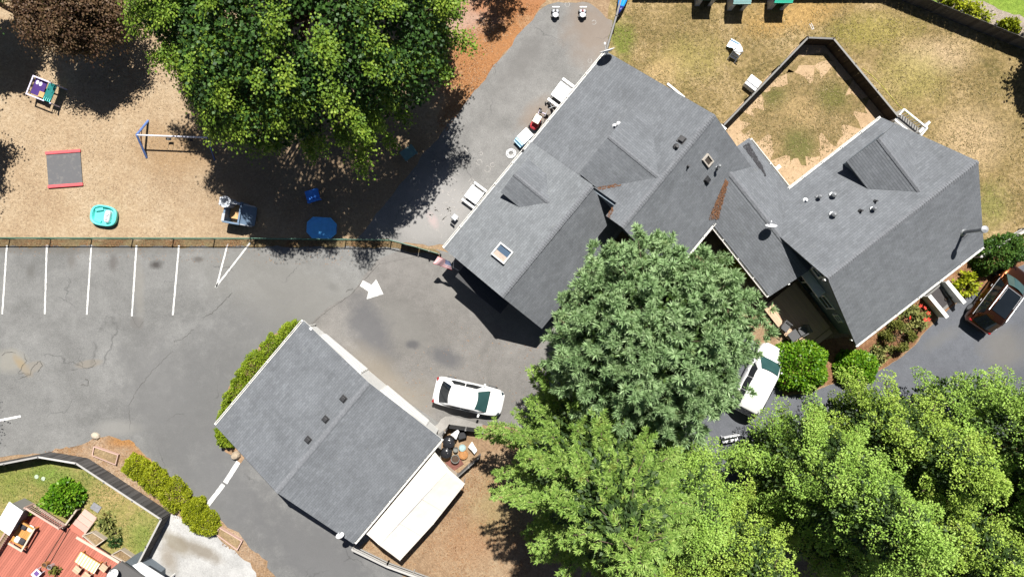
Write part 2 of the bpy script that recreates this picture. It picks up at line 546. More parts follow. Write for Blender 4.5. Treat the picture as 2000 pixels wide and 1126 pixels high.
LAWN = mat_ground('dry_lawn', [(0.105, 0.086, 0.030), (0.225, 0.165, 0.072), (0.345, 0.255, 0.135)], blobs=[
    (1215, 75, 26, 36, 0.2, (0.13, 0.155, 0.03), 0.8, 0.85), (1350, 115, 60, 40, 0, (0.25, 0.21, 0.07), 1.0, 0.6),
    (1545, 30, 90, 30, 0.2, (0.38, 0.235, 0.085), 1.0, 0.7), (1290, 140, 40, 20, 0.6, (0.40, 0.28, 0.14), 1.0, 0.5),
    (1830, 110, 60, 30, 0, (0.43, 0.32, 0.20), 1.0, 0.6), (1900, 270, 60, 50, 0, (0.44, 0.32, 0.19), 1.0, 0.6),
    (1940, 400, 30, 40, 0, (0.17, 0.17, 0.05), 1.0, 0.7), (1700, 60, 80, 30, 0.1, (0.24, 0.21, 0.05), 1.0, 0.6),
    (1780, 150, 60, 50, 0, (0.28, 0.24, 0.08), 1.0, 0.6), (1560, 110, 40, 14, 0.7, (0.16, 0.16, 0.05), 0.9, 0.8),
    (1270, 200, 70, 12, -0.6, (0.42, 0.28, 0.14), 1.0, 0.6)], fine=15, mid=3.2, big=0.4, contrast=1.0)
sheet('lawn', [(1196, -60), (1740, -60), (1740, -12), (2000, 86), (2120, 140), (2120, 470), (1890, 510), (1700, 420), (1420, 345), (1180, 120)], 0.006, LAWN, amp=0.05, seed=12)
DIRT = mat_ground('bare_dirt', [(0.33, 0.225, 0.13), (0.39, 0.275, 0.165), (0.44, 0.315, 0.20)], fine=14, mid=1.6, bump=0.5, contrast=0.4)
sheet('dirt_yard', [(1402, 250), (1562, 86), (1612, 88), (1735, 236), (1700, 300), (1550, 390), (1470, 330)], 0.010, DIRT, amp=0.06, seed=13)
KG = mat_ground('worn_grass', [(0.12, 0.098, 0.036), (0.235, 0.17, 0.078), (0.335, 0.245, 0.13)], blobs=[
    (1515, 190, 24, 22, 0, (0.105, 0.105, 0.03), 1.0, 0.8), (1625, 190, 30, 26, 0, (0.115, 0.115, 0.03), 1.0, 0.8),
    (1560, 285, 30, 32, 0, (0.11, 0.115, 0.035), 1.0, 0.8), (1560, 215, 40, 30, 0, (0.40, 0.28, 0.14), 1.0, 0.5)], fine=17, mid=2.4)
sheet('worn_grass_patch', [(1448, 238), (1470, 215), (1515, 168), (1555, 146), (1600, 138), (1640, 150), (1668, 180), (1690, 205), (1675, 235), (1640, 268), (1600, 285), (1585, 310),
                           (1565, 322), (1540, 318), (1510, 288), (1455, 262)], 0.014, KG, amp=0.75, step=0.22, seed=14)
sheet('worn_grass_corner', [(1512, 152), (1560, 106), (1612, 106), (1630, 120), (1560, 128), (1525, 150)], 0.014, KG, amp=0.2, step=0.25, seed=15)
GREEN = mat_ground('green_lawn', [(0.10, 0.16, 0.025), (0.16, 0.24, 0.035), (0.22, 0.30, 0.05)], fine=18)
sheet('neighbour_lawn', [(1745, -140), (2200, -140), (2200, 128), (1975, 78), (1744, -14)], 0.010, GREEN, amp=0.05, seed=16)
BED = mat_ground('mulch_bed', [(0.13, 0.065, 0.035), (0.22, 0.115, 0.06), (0.32, 0.19, 0.11)], fine=18, bump=1.0)
sheet('gravel_strip', [(1830, -30), (2060, 60), (2060, 80), (1975, 70), (1810, -8)], 0.014,
      mat_ground('pale_gravel', [(0.20, 0.16, 0.12), (0.28, 0.235, 0.19), (0.36, 0.31, 0.26)]), amp=0.15, seed=17)
DRIVE = mat_asphalt('driveway_asphalt', 0.105, (0.93, 0.98, 1.10), cracks=False, dark=0.85, bright=1.15, blobs=[
    (1840, 660, 40, 12, 0.5, (0.13, 0.13, 0.13), 1.0, 0.6), (1960, 680, 40, 40, 0, (0.15, 0.14, 0.125), 1.0, 0.6)])
sheet('driveway', [(2200, 420), (2000, 516), (1945, 546), (1910, 570), (1866, 594), (1835, 618), (1815, 640), (1778, 682), (1735, 714), (1690, 738), (1640, 742), (1590, 764), (1530, 772),
                   (1516, 700), (1440, 640), (1300, 700), (1236, 760), (1236, 950), (1500, 1000), (2200, 800)], 0.006, DRIVE, amp=0.08, seed=18)
sheet('planting_bed', [(1920, 486), (1960, 470), (2100, 430), (2000, 514), (1945, 544), (1910, 568), (1866, 592), (1835, 616), (1815, 638), (1778, 680), (1735, 712), (1690, 736), (1640, 740),
                       (1590, 762), (1535, 768), (1520, 690), (1600, 660), (1680, 660)], 0.012, BED, amp=0.10, seed=19)
YARD = mat_ground('patchy_lawn', [(0.15, 0.165, 0.04), (0.25, 0.215, 0.075), (0.36, 0.265, 0.13)], blobs=[
    (95, 925, 40, 20, 0, (0.13, 0.21, 0.035), 1.0, 0.8), (280, 1050, 26, 40, 0, (0.15, 0.20, 0.04), 1.0, 0.7), (150, 935, 60, 20, 0.3, (0.13, 0.17, 0.035), 1.0, 0.5),
    (215, 960, 30, 24, 0.3, (0.34, 0.24, 0.11), 1.0, 0.6), (20, 950, 30, 30, 0, (0.13, 0.18, 0.03), 1.0, 0.6)], fine=17)
sheet('back_yard', [(-120, 915), (0, 903), (100, 884), (172, 895), (332, 1001), (262, 1110), (262, 1180), (-120, 1180)], 0.008, YARD, amp=0.05, seed=20)
PADM = mat_asphalt('weathered_concrete', 0.36, (1.0, 0.99, 0.96), cracks=False, dark=0.7, bright=1.2, blobs=[
    (345, 1060, 36, 14, -0.6, (0.19, 0.165, 0.12), 1.0, 0.8), (395, 1075, 40, 12, -0.5, (0.17, 0.145, 0.11), 1.0, 0.8), (330, 1090, 14, 26, 0.3, (0.20, 0.17, 0.13), 1.0, 0.7)])
sheet('concrete_pad', [(334, 1004), (420, 1040), (450, 1070), (480, 1090), (560, 1180), (262, 1180), (270, 1108)], 0.010, PADM, amp=0.22, step=0.5, seed=21)
sheet('dry_verge', [(40, 892), (100, 884), (172, 864), (200, 854), (252, 858), (300, 905), (345, 958), (430, 1012), (505, 1080), (570, 1180), (545, 1180), (470, 1085), (425, 1040), (330, 1001), (172, 895), (100, 886)],
      0.019, mat_ground('dry_weeds', [(0.22, 0.13, 0.06), (0.30, 0.205, 0.13), (0.36, 0.28, 0.20)],
                        blobs=[(245, 862, 30, 10, 0, (0.33, 0.16, 0.05), 0.9, 0.8), (285, 900, 16, 50, 0.5, (0.33, 0.165, 0.06), 0.9, 0.7)]), amp=0.25, seed=22)
sheet('fence_verge', [(-120, 466), (700, 468), (770, 470), (860, 492), (860, 500), (765, 484), (700, 482), (-120, 481)], 0.024,
      mat_ground('weedy_strip', [(0.12, 0.075, 0.04), (0.19, 0.14, 0.075), (0.23, 0.20, 0.105)], fine=22), amp=0.12, seed=23)
sheet('garage_verge', [(600, 628), (566, 634), (506, 676), (448, 754), (430, 810), (426, 846), (440, 882), (470, 905), (480, 890), (430, 830)], 0.024,
      mat_ground('verge_soil', [(0.20, 0.12, 0.07), (0.30, 0.19, 0.11), (0.36, 0.25, 0.16)]), amp=0.10, seed=24)
sheet('concrete_kerb', [(838, 840), (870, 812), (900, 816), (942, 826), (942, 838), (880, 830), (850, 850)], 0.028,
      mat_asphalt('pale_concrete', 0.25, (1.05, 1.0, 0.93), cracks=False), amp=0.08, seed=25)

# painted markings
PAINT = NT('road_paint', 0.7, 0.3)
_w = PAINT.ramp(PAINT.noise(9, 6, 0.8), [(0.38, (0.22, 0.22, 0.215)), (0.48, (0.62, 0.62, 0.60))])
PAINT.color(_w); PAINT = PAINT.m
def paint_line(name, a, b, w=0.11, z=0.0285):
    pa, pb = W(*a), W(*b)
    d = (pb - pa); n = max(3, int(d.length / 0.15)); q = Vector((-d.y, d.x, 0)).normalized()
    m = MB(); L_ = []; R_ = []
    for i in range(n + 1):
        p = pa + d * (i / n); h = w / 2
        L_.append(p + q * (h + (random.random() - 0.5) * 0.02)); R_.append(p - q * (h + (random.random() - 0.5) * 0.02))
    m.loft([L_, R_], closed=False, cap=False)
    return m.build(name, PAINT, loc=(0, 0, z), kind='structure')
for a, b in (((14, 479), (5, 613)), ((92, 478), (88, 613)), ((179, 478), (170, 614)), ((267, 479), (258, 617)), ((350, 479), (338, 615)), ((445, 476), (423, 561)), ((489, 474), (421, 561))):
    paint_line('parking_line', a, b)
paint_line('parking_line', (-30, 826), (41, 812), 0.16)
paint_line('stop_line', (466, 901), (440, 942), 0.30)
paint_line('stop_line', (437, 945), (403, 989), 0.28)
arrow_px = [(709, 547), (726, 556), (735, 545), (749, 574), (716, 584), (720, 569), (703, 558)]
m = MB()
ap = [W(x, y) for x, y in arrow_px]
m.add([(p.x, p.y, 0) for p in ap], [(0, 1, 5), (0, 5, 6), (2, 3, 4), (2, 4, 5, 1)])
m.build('painted_arrow', PAINT, loc=(0, 0, 0.0285), kind='structure')

# seams and cracks: open joints in the asphalt
CRACK = simple('crack_dirt', (0.055, 0.052, 0.048), 0.95, 0.4, 20)
def crack(pts, w, seed, z=0.0225, mat=None, jit=1.6):
    rg = random.Random(seed); m = MB(); A = []; B = []
    P = []
    for (x0, y0), (x1, y1) in zip(pts[:-1], pts[1:]):
        n = max(2, int(math.hypot(x1 - x0, y1 - y0) / 4))
        P += [(x0 + (x1 - x0) * i / n + rg.uniform(-jit, jit), y0 + (y1 - y0) * i / n + rg.uniform(-jit, jit)) for i in range(n)]
    P.append(pts[-1])
    for i in range(len(P)):
        p = W(*P[i]); q = W(*P[min(i + 1, len(P) - 1)]) - W(*P[max(i - 1, 0)]); q = Vector((-q.y, q.x, 0)).normalized(); h = w * rg.uniform(.3, 1.0) / 2
        A.append(p + q * h); B.append(p - q * h)
    m.loft([A, B], closed=False, cap=False); o = m.build('asphalt_crack', mat or CRACK, None, (0, 0, z)); o['kind'] = 'structure'
crack([(455, 570), (432, 594), (415, 612), (396, 620)], .035, 1); crack([(378, 642), (362, 658), (340, 668)], .03, 2)
crack([(36, 740), (58, 732), (62, 718), (78, 705), (83, 712), (74, 726)], .04, 3); crack([(48, 692), (52, 704), (36, 728), (58, 730)], .035, 4)
crack([(160, 716), (175, 718), (188, 710), (184, 702)], .04, 5); crack([(158, 750), (172, 752), (174, 742), (166, 740)], .05, 6); crack([(140, 724), (152, 720)], .04, 7)
crack([(255, 838), (253, 790), (268, 760), (300, 722), (338, 685)], .022, 8); crack([(740, 516), (712, 546), (684, 576)], .03, 11, .0265, None, .6); crack([(683, 577), (640, 606), (608, 634)], .03, 12, .0265, None, .8)
crack([(690, 562), (676, 570)], .05, 13, .0268); crack([(815, 500), (740, 516)], .015, 14, .0265, None, .6)
crack([(30, 690), (14, 686), (4, 694)], .035, 15); crack([(258, 617), (270, 640), (280, 628)], .02, 16)

# chalk marks on the path
CHALK = NT('chalk', 0.9, 0.1)
CHALK.color(CHALK.ramp(CHALK.noise(30, 3, 0.8), [(0.42, (0.20, 0.195, 0.18)), (0.66, (0.46, 0.435, 0.42))])); CHALK = CHALK.m
rng = random.Random(4)
m = MB()
for k in range(150):
    x = rng.gauss(858, 34); y = rng.gauss(412, 40)
    if x > 905 - (y - 430) * 0.8 or x < 800 or y > 466: continue
    c = W(x, y); a = rng.random() * PI; ln = rng.uniform(0.05, 0.32); t_ = rng.uniform(0.02, 0.06)
    m.prism([(c.x + math.cos(a + q) * r_, c.y + math.sin(a + q) * r_) for q, r_ in ((0, ln), (PI / 2, t_), (PI, ln * .8), (-PI / 2, t_))], 0.0105, 0.0125)
for (x, y, r_) in ((1108, 9, .17), (1160, 44, .16), (1152, 119, .15), (952, 330, .22), (936, 317, .2), (962, 322, .16), (940, 300, .12)):
    c = W(x, y)
    for j in range(12):
        a0 = j / 12 * 5.2 + x; a1 = (j + 1) / 12 * 5.2 + x
        m.add([(c.x + math.cos(a0) * r_, c.y + math.sin(a0) * r_, .0125), (c.x + math.cos(a1) * r_, c.y + math.sin(a1) * r_, .0125),
               (c.x + math.cos(a1) * (r_ - .045), c.y + math.sin(a1) * (r_ - .045), .0125), (c.x + math.cos(a0) * (r_ - .045), c.y + math.sin(a0) * (r_ - .045), .0125)], [(0, 1, 2, 3)])
m.build('chalk_drawing', CHALK, kind='stuff')

# ---------------------------------------------------------------- houses
def clip(poly, s0, s1):
    """polygon of (e,s) clipped to s0<=s<=s1"""
    def half(pp, keep, s):
        out = []
        for i in range(len(pp)):
            a, b = pp[i], pp[(i + 1) % len(pp)]
            ka, kb = keep(a[1]), keep(b[1])
            if ka: out.append(a)
            if ka != kb:
                t = (s - a[1]) / (b[1] - a[1]); out.append((a[0] + (b[0] - a[0]) * t, s))
        return out
    p = half(poly, lambda q: q >= s0 - 1e-9, s0)
    return half(p, lambda q: q <= s1 + 1e-9, s1) if p else p

def roof_slope(parent, pts, mat=None, course=0.145, thick=0.16, lift=0.0, name='roof_slope', fascia=None):
    """one slope of real, overlapping shingle courses on a boarded slab; pts: coplanar polygon in the parent's frame"""
    P = [Vector(p) for p in pts]
    nrm = Vector((0, 0, 0))
    for i in range(len(P)):
        nrm += P[i].cross(P[(i + 1) % len(P)])
    nrm.normalize()
    if nrm.z < 0:
        nrm = -nrm; P.reverse()
    e = Vector((0, 0, 1)).cross(nrm).normalized()
    s = nrm.cross(e)
    if s.z < 0: s = -s; e = -e
    o = P[0] + nrm * lift
    q = [((p - P[0]).dot(e), (p - P[0]).dot(s)) for p in P]
    vs = []; fs = []; uvs = []
    smin = min(a[1] for a in q); smax = max(a[1] for a in q)
    k = 0; s0 = smin
    while s0 < smax - 1e-4:
        s1 = min(s0 + course, smax)
        c = clip(q, s0, s1)
        if len(c) >= 3:
            b = len(vs)
            for (a, t) in c:
                h = 0.013 - 0.010 * (t - s0) / course
                vs.append(o + e * a + s * t + nrm * h); uvs.append((a, t))
            fs.append(tuple(range(b, b + len(c))))
            low = [a for (a, t) in c if t < s0 + 1e-6]
            if len(low) >= 2:
                a0, a1 = min(low), max(low)
                b = len(vs)
                for a, h in ((a0, 0.0), (a1, 0.0), (a1, 0.013), (a0, 0.013)):
                    vs.append(o + e * a + s * s0 + nrm * h); uvs.append((a, s0))
                fs.append((b, b + 1, b + 2, b + 3))
        s0 = s1
    me = bpy.data.meshes.new(name)
    me.from_pydata([tuple(v) for v in vs], [], fs)
    ul = me.uv_layers.new(name='UVMap')
    for l in me.loops:
        ul.data[l.index].uv = uvs[l.vertex_index]
    bm = bmesh.new(); bm.from_mesh(me); bmesh.ops.recalc_face_normals(bm, faces=[f for f in bm.faces if False]); bm.to_mesh(me); bm.free()
    for p in me.polygons:
        pass
    me.materials.append(mat or SHINGLE)
    ob = bpy.data.objects.new(name, me); C.objects.link(ob); ob.parent = parent
    # slab under the shingles, with its edge boards
    n = len(P)
    m = MB()
    top = [p + nrm * (lift + 0.001) for p in P]; bot = [p + nrm * lift - Vector((0, 0, thick)) for p in P]
    m.add(top + bot, [tuple(range(n)), tuple(range(2 * n - 1, n - 1, -1))] + [(i, (i + 1) % n, n + (i + 1) % n, n + i) for i in range(n)])
    m.build('fascia', fascia or DARKF, ob)
    return ob

def ridge_cap(parent, a, b, slope=0.5, w=0.15, lift=0.03, step=0.15):
    a, b = Vector(a), Vector(b); d = (b - a); L = d.length; d.normalize()
    y = Vector((-d.y, d.x, 0)).normalized(); n = int(L / step); m = MB(); rr = random.Random(int(L * 1000))
    for i in range(n):
        p = a + d * (i * L / n); r = a + d * ((i + 1) * L / n * 1.0)
        h0 = lift + 0.025; h1 = lift + 0.006; ww = w * rr.uniform(0.94, 1.05)
        for sg in (1, -1):
            m.add([p + Vector((0, 0, h0)), r + Vector((0, 0, h1)), r + y * ww * sg + Vector((0, 0, h1 - ww * slope)), p + y * ww * sg + Vector((0, 0, h0 - ww * slope))],
                  [(0, 1, 2, 3) if sg < 0 else (3, 2, 1, 0)])
    return m.build('ridge_cap', CAPM, parent, fix=False)

def gutter(parent, a, b, r=0.065, hang=1.45, out=None):
    """half-box gutter along an eave, with its hangers"""
    a, b = Vector(a), Vector(b); d = (b - a); L = d.length; dn = d.normalized()
    q = Vector((dn.y, -dn.x, 0)) if out is None else Vector(out).normalized()
    m = MB()
    t = 0.018
    def strip(o0, z0, o1, z1):
        m.add([a + q * o0 + Vector((0, 0, z0)), b + q * o0 + Vector((0, 0, z0)), b + q * o1 + Vector((0, 0, z1)), a + q * o1 + Vector((0, 0, z1)),
               a + q * o0 + Vector((0, 0, z0 - t)), b + q * o0 + Vector((0, 0, z0 - t)), b + q * o1 + Vector((0, 0, z1 - t)), a + q * o1 + Vector((0, 0, z1 - t))],
              [(0, 1, 2, 3), (7, 6, 5, 4), (0, 4, 5, 1), (3, 2, 6, 7), (0, 3, 7, 4), (1, 5, 6, 2)])
    w = 2 * r
    for o0, o1, z0, z1 in ((0.006, 0.03, -0.02, -0.02), (w - 0.03, w + 0.012, 0.0, 0.0), (0.006, w, -0.12, -0.12)):
        strip(o0, z0, o1, z1)
    for o in (0.006, w):
        m.add([a + q * o + Vector((0, 0, 0)), b + q * o + Vector((0, 0, 0)), b + q * (o + 0.01) + Vector((0, 0, -0.13)), a + q * (o + 0.01) + Vector((0, 0, -0.13)),
               a + q * (o - 0.008) + Vector((0, 0, 0)), b + q * (o - 0.008) + Vector((0, 0, 0)), b + q * o + Vector((0, 0, -0.13)), a + q * o + Vector((0, 0, -0.13))],
              [(0, 1, 2, 3), (7, 6, 5, 4), (0, 4, 5, 1), (3, 2, 6, 7), (0, 3, 7, 4), (1, 5, 6, 2)])
    k = max(1, int(L / hang)); ra = math.atan2(dn.y, dn.x)
    for i in range(k + 1):
        p = a + dn * min(max(0.05, i * L / k), L - 0.05)
        m.box(p + q * 0.02 + Vector((0, 0, 0.035)), (0.05, 0.22, 0.03), ra)
    return m.build('gutter', GUTTER, parent)

def window(parent, c, w, h, face, mat_f=None):
    """window on a wall: c centre (parent frame), face = outward unit vector (horizontal)"""
    f = Vector(face).normalized(); a = math.atan2(f.y, f.x) + PI / 2
    c = Vector(c)
    m = MB(); R = Matrix.Rotation(a, 3, 'Z')
    for dx, dz, sx, sz in ((0, h / 2, w + 0.16, 0.08), (0, -h / 2, w + 0.2, 0.09), (-w / 2, 0, 0.08, h - 0.086), (w / 2, 0, 0.08, h - 0.086), (0, 0, w - 0.08, 0.04)):
        m.box(c + R @ Vector((dx, 0, dz)) + f * 0.03, (sx, 0.08, sz), a)
    fr = m.build('window', mat_f or WHITE, parent)
    m = MB(); m.box(c + f * 0.012, (w - 0.07, 0.02, h - 0.07), a); m.build('pane', GLASS, fr)
    return fr

def local(t, w):
    R = Matrix.Rotation(-t.rotation_euler[2], 3, 'Z')
    return R @ (Vector(w) - Vector(t.location))

def local_dir(t, d):
    return Matrix.Rotation(-t.rotation_euler[2], 3, 'Z') @ Vector(d)

def on_roof(t, px, py, zf):
    z = 4.0
    for _ in range(30):
        p = local(t, W(px, py, z)); z = 0.5 * z + 0.5 * (zf(p.x, p.y) + t.location[2])
    p = local(t, W(px, py, z)); p.z = zf(p.x, p.y)
    return p

def pipe_vent(t, p, r=0.06, h=0.35, mat=None, flange=True, cap=False):
    m = MB()
    m.tube(p + Vector((0, 0, -0.1)), p + Vector((0, 0, h)), r, r, 10)
    if flange:
        m.tube(p + Vector((0, 0, 0.0)), p + Vector((0, 0, 0.08)), r * 2.3, r * 1.3, 10)
    o = m.build('vent_pipe', mat or VENT, t)
    if cap:
        m = MB(); m.lathe([(r * 0.6, h), (r * 1.9, h + 0.02), (r * 1.7, h + 0.09), (r * 0.5, h + 0.15)], p, 12)
        m.build('vent_cap', mat or VENT, o, smooth=False)
    return o

def box_vent(t, p, sl, s=0.34, h=0.16, mat=None):
    R = Matrix.Rotation(sl, 3, 'X')
    m = MB(); m.box(p + Vector((0, 0, 0.03)), (s * 1.35, s * 1.35, 0.03), m=R)
    m.box(p + Vector((0, 0, 0.04 + h / 2)), (s, s, h), m=R, taper=0.82)
    return m.build('roof_vent', mat or VENT, t, bevel=0.015)

def skylight(t, p, w, l, sl, blind=True, dark=False, lift=0.10):
    R = Matrix.Rotation(sl, 3, 'X'); n = R @ Vector((0, 0, 1))
    m = MB(); b = 0.075
    q = p + n * (lift / 2)
    for dx, dy, sx, sy in ((0, l / 2, w + b, b), (0, -l / 2, w + b, b), (-w / 2, 0, b, l - b - 0.004), (w / 2, 0, b, l - b - 0.004)):
        m.box(q + R @ Vector((dx, dy, 0)), (sx, sy, lift + 0.06), m=R)
    s = m.build('skylight', WHITE if not dark else simple('skylight_flashing', (0.42, 0.38, 0.33), 0.5), t)
    m = MB(); m.box(q + n * 0.01, (w - b, l - b, 0.02), m=R)
    m.build('pane', mat_glass('skylight_glass', (0.05, 0.075, 0.11), 0.12) if not dark else mat_glass('dark_skylight_glass', (0.05, 0.04, 0.03), 0.2), s)
    if blind:
        m = MB(); m.box(q + n * 0.026 + R @ Vector((-w * 0.24, 0.0, 0)), (w * 0.40, l - b * 1.2, 0.008), m=R)
        m.build('blind', simple('pale_blind', (0.36, 0.29, 0.24), 0.7), s)
    return s

def dish(t, base, aim, r=0.33, mast=0.45, arm=(0, 0, 0)):
    """satellite dish: mast, bowl, feed arm"""
    base = Vector(base); aim = Vector(aim).normalized()
    m = MB(); c = base + Vector(arm) + Vector((0, 0, mast))
    m.tube(base, base + Vector((0, 0, mast * 0.6)), 0.028); m.tube(base + Vector((0, 0, mast * 0.6)), c - aim * 0.05, 0.028)
    o = m.build('satellite_dish', STEEL, t)
    m = MB(); a = aim.orthogonal().normalized(); b = aim.cross(a)
    rings = []
    for k, (rr, zz) in enumerate(((0.02, 0.0), (r * 0.5, 0.03), (r * 0.85, 0.085), (r, 0.12), (r * 1.03, 0.115), (r * 0.85, 0.06), (r * 0.5, 0.0), (0.02, -0.03))):
        rings.append([c + aim * zz + a * math.cos(2 * PI * i / 20) * rr + b * math.sin(2 * PI * i / 20) * rr * 0.92 for i in range(20)])
    m.loft(rings); m.build('bowl', PLAST_W, o, smooth=True)
    m = MB(); f = c + aim * (r * 1.15) - Vector((0, 0, r * 0.25))
    m.tube(c - Vector((0, 0, r * 0.8)) + aim * 0.05, f, 0.014); m.box(f, (0.10, 0.07, 0.08), math.atan2(aim.y, aim.x)); m.build('feed_arm', STEEL, o)
    return o

# ---- the long daycare house on the left
uL = Vector((0.634, 0.773)); angL = math.atan2(uL.y, uL.x)
houseL = thing('house', 'long grey shingled house with two dormers and a framed skylight', 'house', (-0.607, -0.472, 0), angL)
zN = lambda x, y: 4.49 - 0.394 * y            # the long north-west slope
z1N = lambda x, y: 4.86 - 0.394 * y           # the same slope on the lower, south-west half stands a little proud
zS1 = lambda x, y: 4.86 + 0.75 * y            # lower ridge, south-east slope
zS2 = lambda x, y: 5.60 + 0.683 * (y + 2.81)
m = MB()
m.profile_x([(4.2, 0), (4.2, 3.0), (0, 4.66), (-2.8, 2.56), (-2.8, 0)], 0.35, 8.2)
m.build('wall', SIDING, houseL)
m = MB()
m.profile_x([(4.2, 0), (4.2, 2.66), (-2.81, 5.38), (-6.75, 2.72), (-6.75, 0)], 8.2, 15.3)
m.build('wall', SIDING, houseL)
roof_slope(houseL, [(0, 4.56, z1N(0, 4.56)), (8.35, 4.56, z1N(0, 4.56)), (8.35, 0, z1N(0, 0)), (0, 0, z1N(0, 0))], SHINGLE_OLD)
roof_slope(houseL, [(8.35, 4.56, zN(0, 4.56)), (15.6, 4.56, zN(0, 4.56)), (15.7, -2.81, zN(0, -2.81)), (8.35, -2.81, zN(0, -2.81))])
roof_slope(houseL, [(7.41, -1.7, zN(0, -1.7)), (8.35, -1.7, zN(0, -1.7)), (8.35, -2.81, zN(0, -2.81)), (7.41, -2.81, zN(0, -2.81))])
roof_slope(houseL, [(0, -3.15, zS1(0, -3.15)), (8.2, -3.15, zS1(0, -3.15)), (8.2, 0, 4.86), (0, 0, 4.86)])
roof_slope(houseL, [(7.41, -7.2, zS2(0, -7.2)), (15.7, -7.2, zS2(0, -7.2)), (15.7, -2.81, 5.60), (7.41, -2.81, 5.60)])
ridge_cap(houseL, (0, 0, 4.87), (8.3, 0, 4.87), 0.5)
ridge_cap(houseL, (7.41, -2.81, 5.60), (15.7, -2.81, 5.60), 0.5)
gutter(houseL, (0, 4.57, 3.00), (8.35, 4.57, 3.00), out=(0, 1, 0))
gutter(houseL, (8.37, 4.57, 2.63), (15.6, 4.57, 2.63), out=(0, 1, 0))
gutter(houseL, (7.45, -7.21, 2.54), (15.7, -7.21, 2.54), out=(0, -1, 0))
# big dormer
def dormer(t, xr, zr, yf, yb, hw, ze, yfe, ybe, plane, ribbed=None):
    sw = roof_slope(t, [(xr, yf, zr), (xr - hw, yfe, ze), (xr - hw, ybe, ze), (xr, yb, zr)], mat=ribbed, thick=0.12)
    ne = roof_slope(t, [(xr, yf, zr), (xr + hw, yfe, ze), (xr + hw, ybe, ze), (xr, yb, zr)], thick=0.12)
    m = MB(); k = 0.25; dz = (zr - ze) / hw
    m.profile_y([(xr - hw + k, plane(0, yf) - 0.3), (xr - hw + k, ze + k * dz - 0.14), (xr, zr - 0.14), (xr + hw - k, ze + k * dz - 0.14), (xr + hw - k, plane(0, yf) - 0.3)], yf - 0.22, yb + 1.0)
    m.build('dormer_wall', SIDING, t)
    ridge_cap(t, (xr, yf, zr), (xr, yb, zr), dz, 0.12)
    return sw
dormer(houseL, 10.95, 5.52, 1.06, -2.62, 2.53, 4.62, 1.05, -0.25, zN)
dormer(houseL, 6.03, 4.33, 4.01, 1.36, 1.27, 3.86, 3.97, 2.48, z1N)
p = on_roof(houseL, 983, 496, z1N); skylight(houseL, p, 0.82, 0.98, -math.atan(0.394), lift=0.22)
p = on_roof(houseL, 1205, 246, zN); pipe_vent(houseL, p, 0.07, 0.55, PLAST_W, cap=True)
p = on_roof(houseL, 1200, 246, zN); pipe_vent(houseL, p, 0.06, 0.25, PLAST_W)
p = on_roof(houseL, 1331, 273, zN); box_vent(houseL, p, -math.atan(0.394))
p = on_roof(houseL, 1321, 287, zN); pipe_vent(houseL, p, 0.09, 0.30)
p = on_roof(houseL, 1022, 294, z1N); pipe_vent(houseL, p, 0.04, 0.15)
S2 = math.atan(0.683)
p = on_roof(houseL, 1381, 313, zS2); skylight(houseL, p, 0.42, 0.62, S2, blind=False, dark=True, lift=0.12)
p = on_roof(houseL, 1343, 325, zS2); pipe_vent(houseL, p, 0.05, 0.3)
p = on_roof(houseL, 1400, 327, zS2); pipe_vent(houseL, p, 0.06, 0.5, GREYM, cap=True)
p = on_roof(houseL, 1381, 352, zS2); box_vent(houseL, p, S2, 0.32, 0.2)
# windows and door, south-west gable and the sides
window(houseL, (0.35, 2.0, 1.7), 1.1, 1.2, (-1, 0, 0)); window(houseL, (0.35, -1.6, 1.7), 1.1, 1.2, (-1, 0, 0))
for x in (2.0, 5.0, 9.5, 12.5):
    window(houseL, (x, 4.2, 1.7), 1.2, 1.1, (0, 1, 0))
for x in (10.0, 13.0):
    window(houseL, (x, -6.75, 1.7), 1.2, 1.2, (0, -1, 0))
window(houseL, (15.3, 1.2, 1.7), 1.2, 1.2, (1, 0, 0))
m = MB(); m.box((0.33, 0.3, 1.02), (0.06, 0.95, 2.04)); d_ = m.build('door', WHITE, houseL)
m = MB(); m.lathe([(0.02, -0.03), (0.035, 0.0), (0.02, 0.03)], (0.27, 0.0, 1.0), 8); m.build('handle', STEEL, d_)
# ledge of a lower porch along the gable wall
m = MB(); m.box((-0.35, 1.2, 2.30), (1.1, 3.6, 0.10)); m.build('porch_roof', VENT, houseL)
for y in (-0.45, 2.85):
    m = MB(); m.box((-0.8, y, 1.12), (0.09, 0.09, 2.24)); m.build('porch_post', WHITE, houseL)
# trim seen past the north-east rake: barge board and downpipe
m = MB(); m.box((15.85, -0.25, 4.25), (0.12, 1.3, 0.16)); m.build('barge_board', WHITE, houseL)
dish(houseL, (15.35, 4.4, 2.7), local_dir(houseL, (-0.3, 0.95, 0.32)), 0.47, 0.75)
m = MB(); m.tube((15.45, 4.45, 0), (15.45, 4.45, 2.6), 0.045); m.build('downpipe', GUTTER, houseL)
m = MB(); m.tube((15.55, -6.95, 0), (15.55, -6.95, 2.5), 0.05); m.build('downpipe', GUTTER, houseL)
m = MB(); m.box((15.85, -3.6, 4.5), (0.14, 0.7, 0.2)); m.build('barge_board', WHITE, houseL)

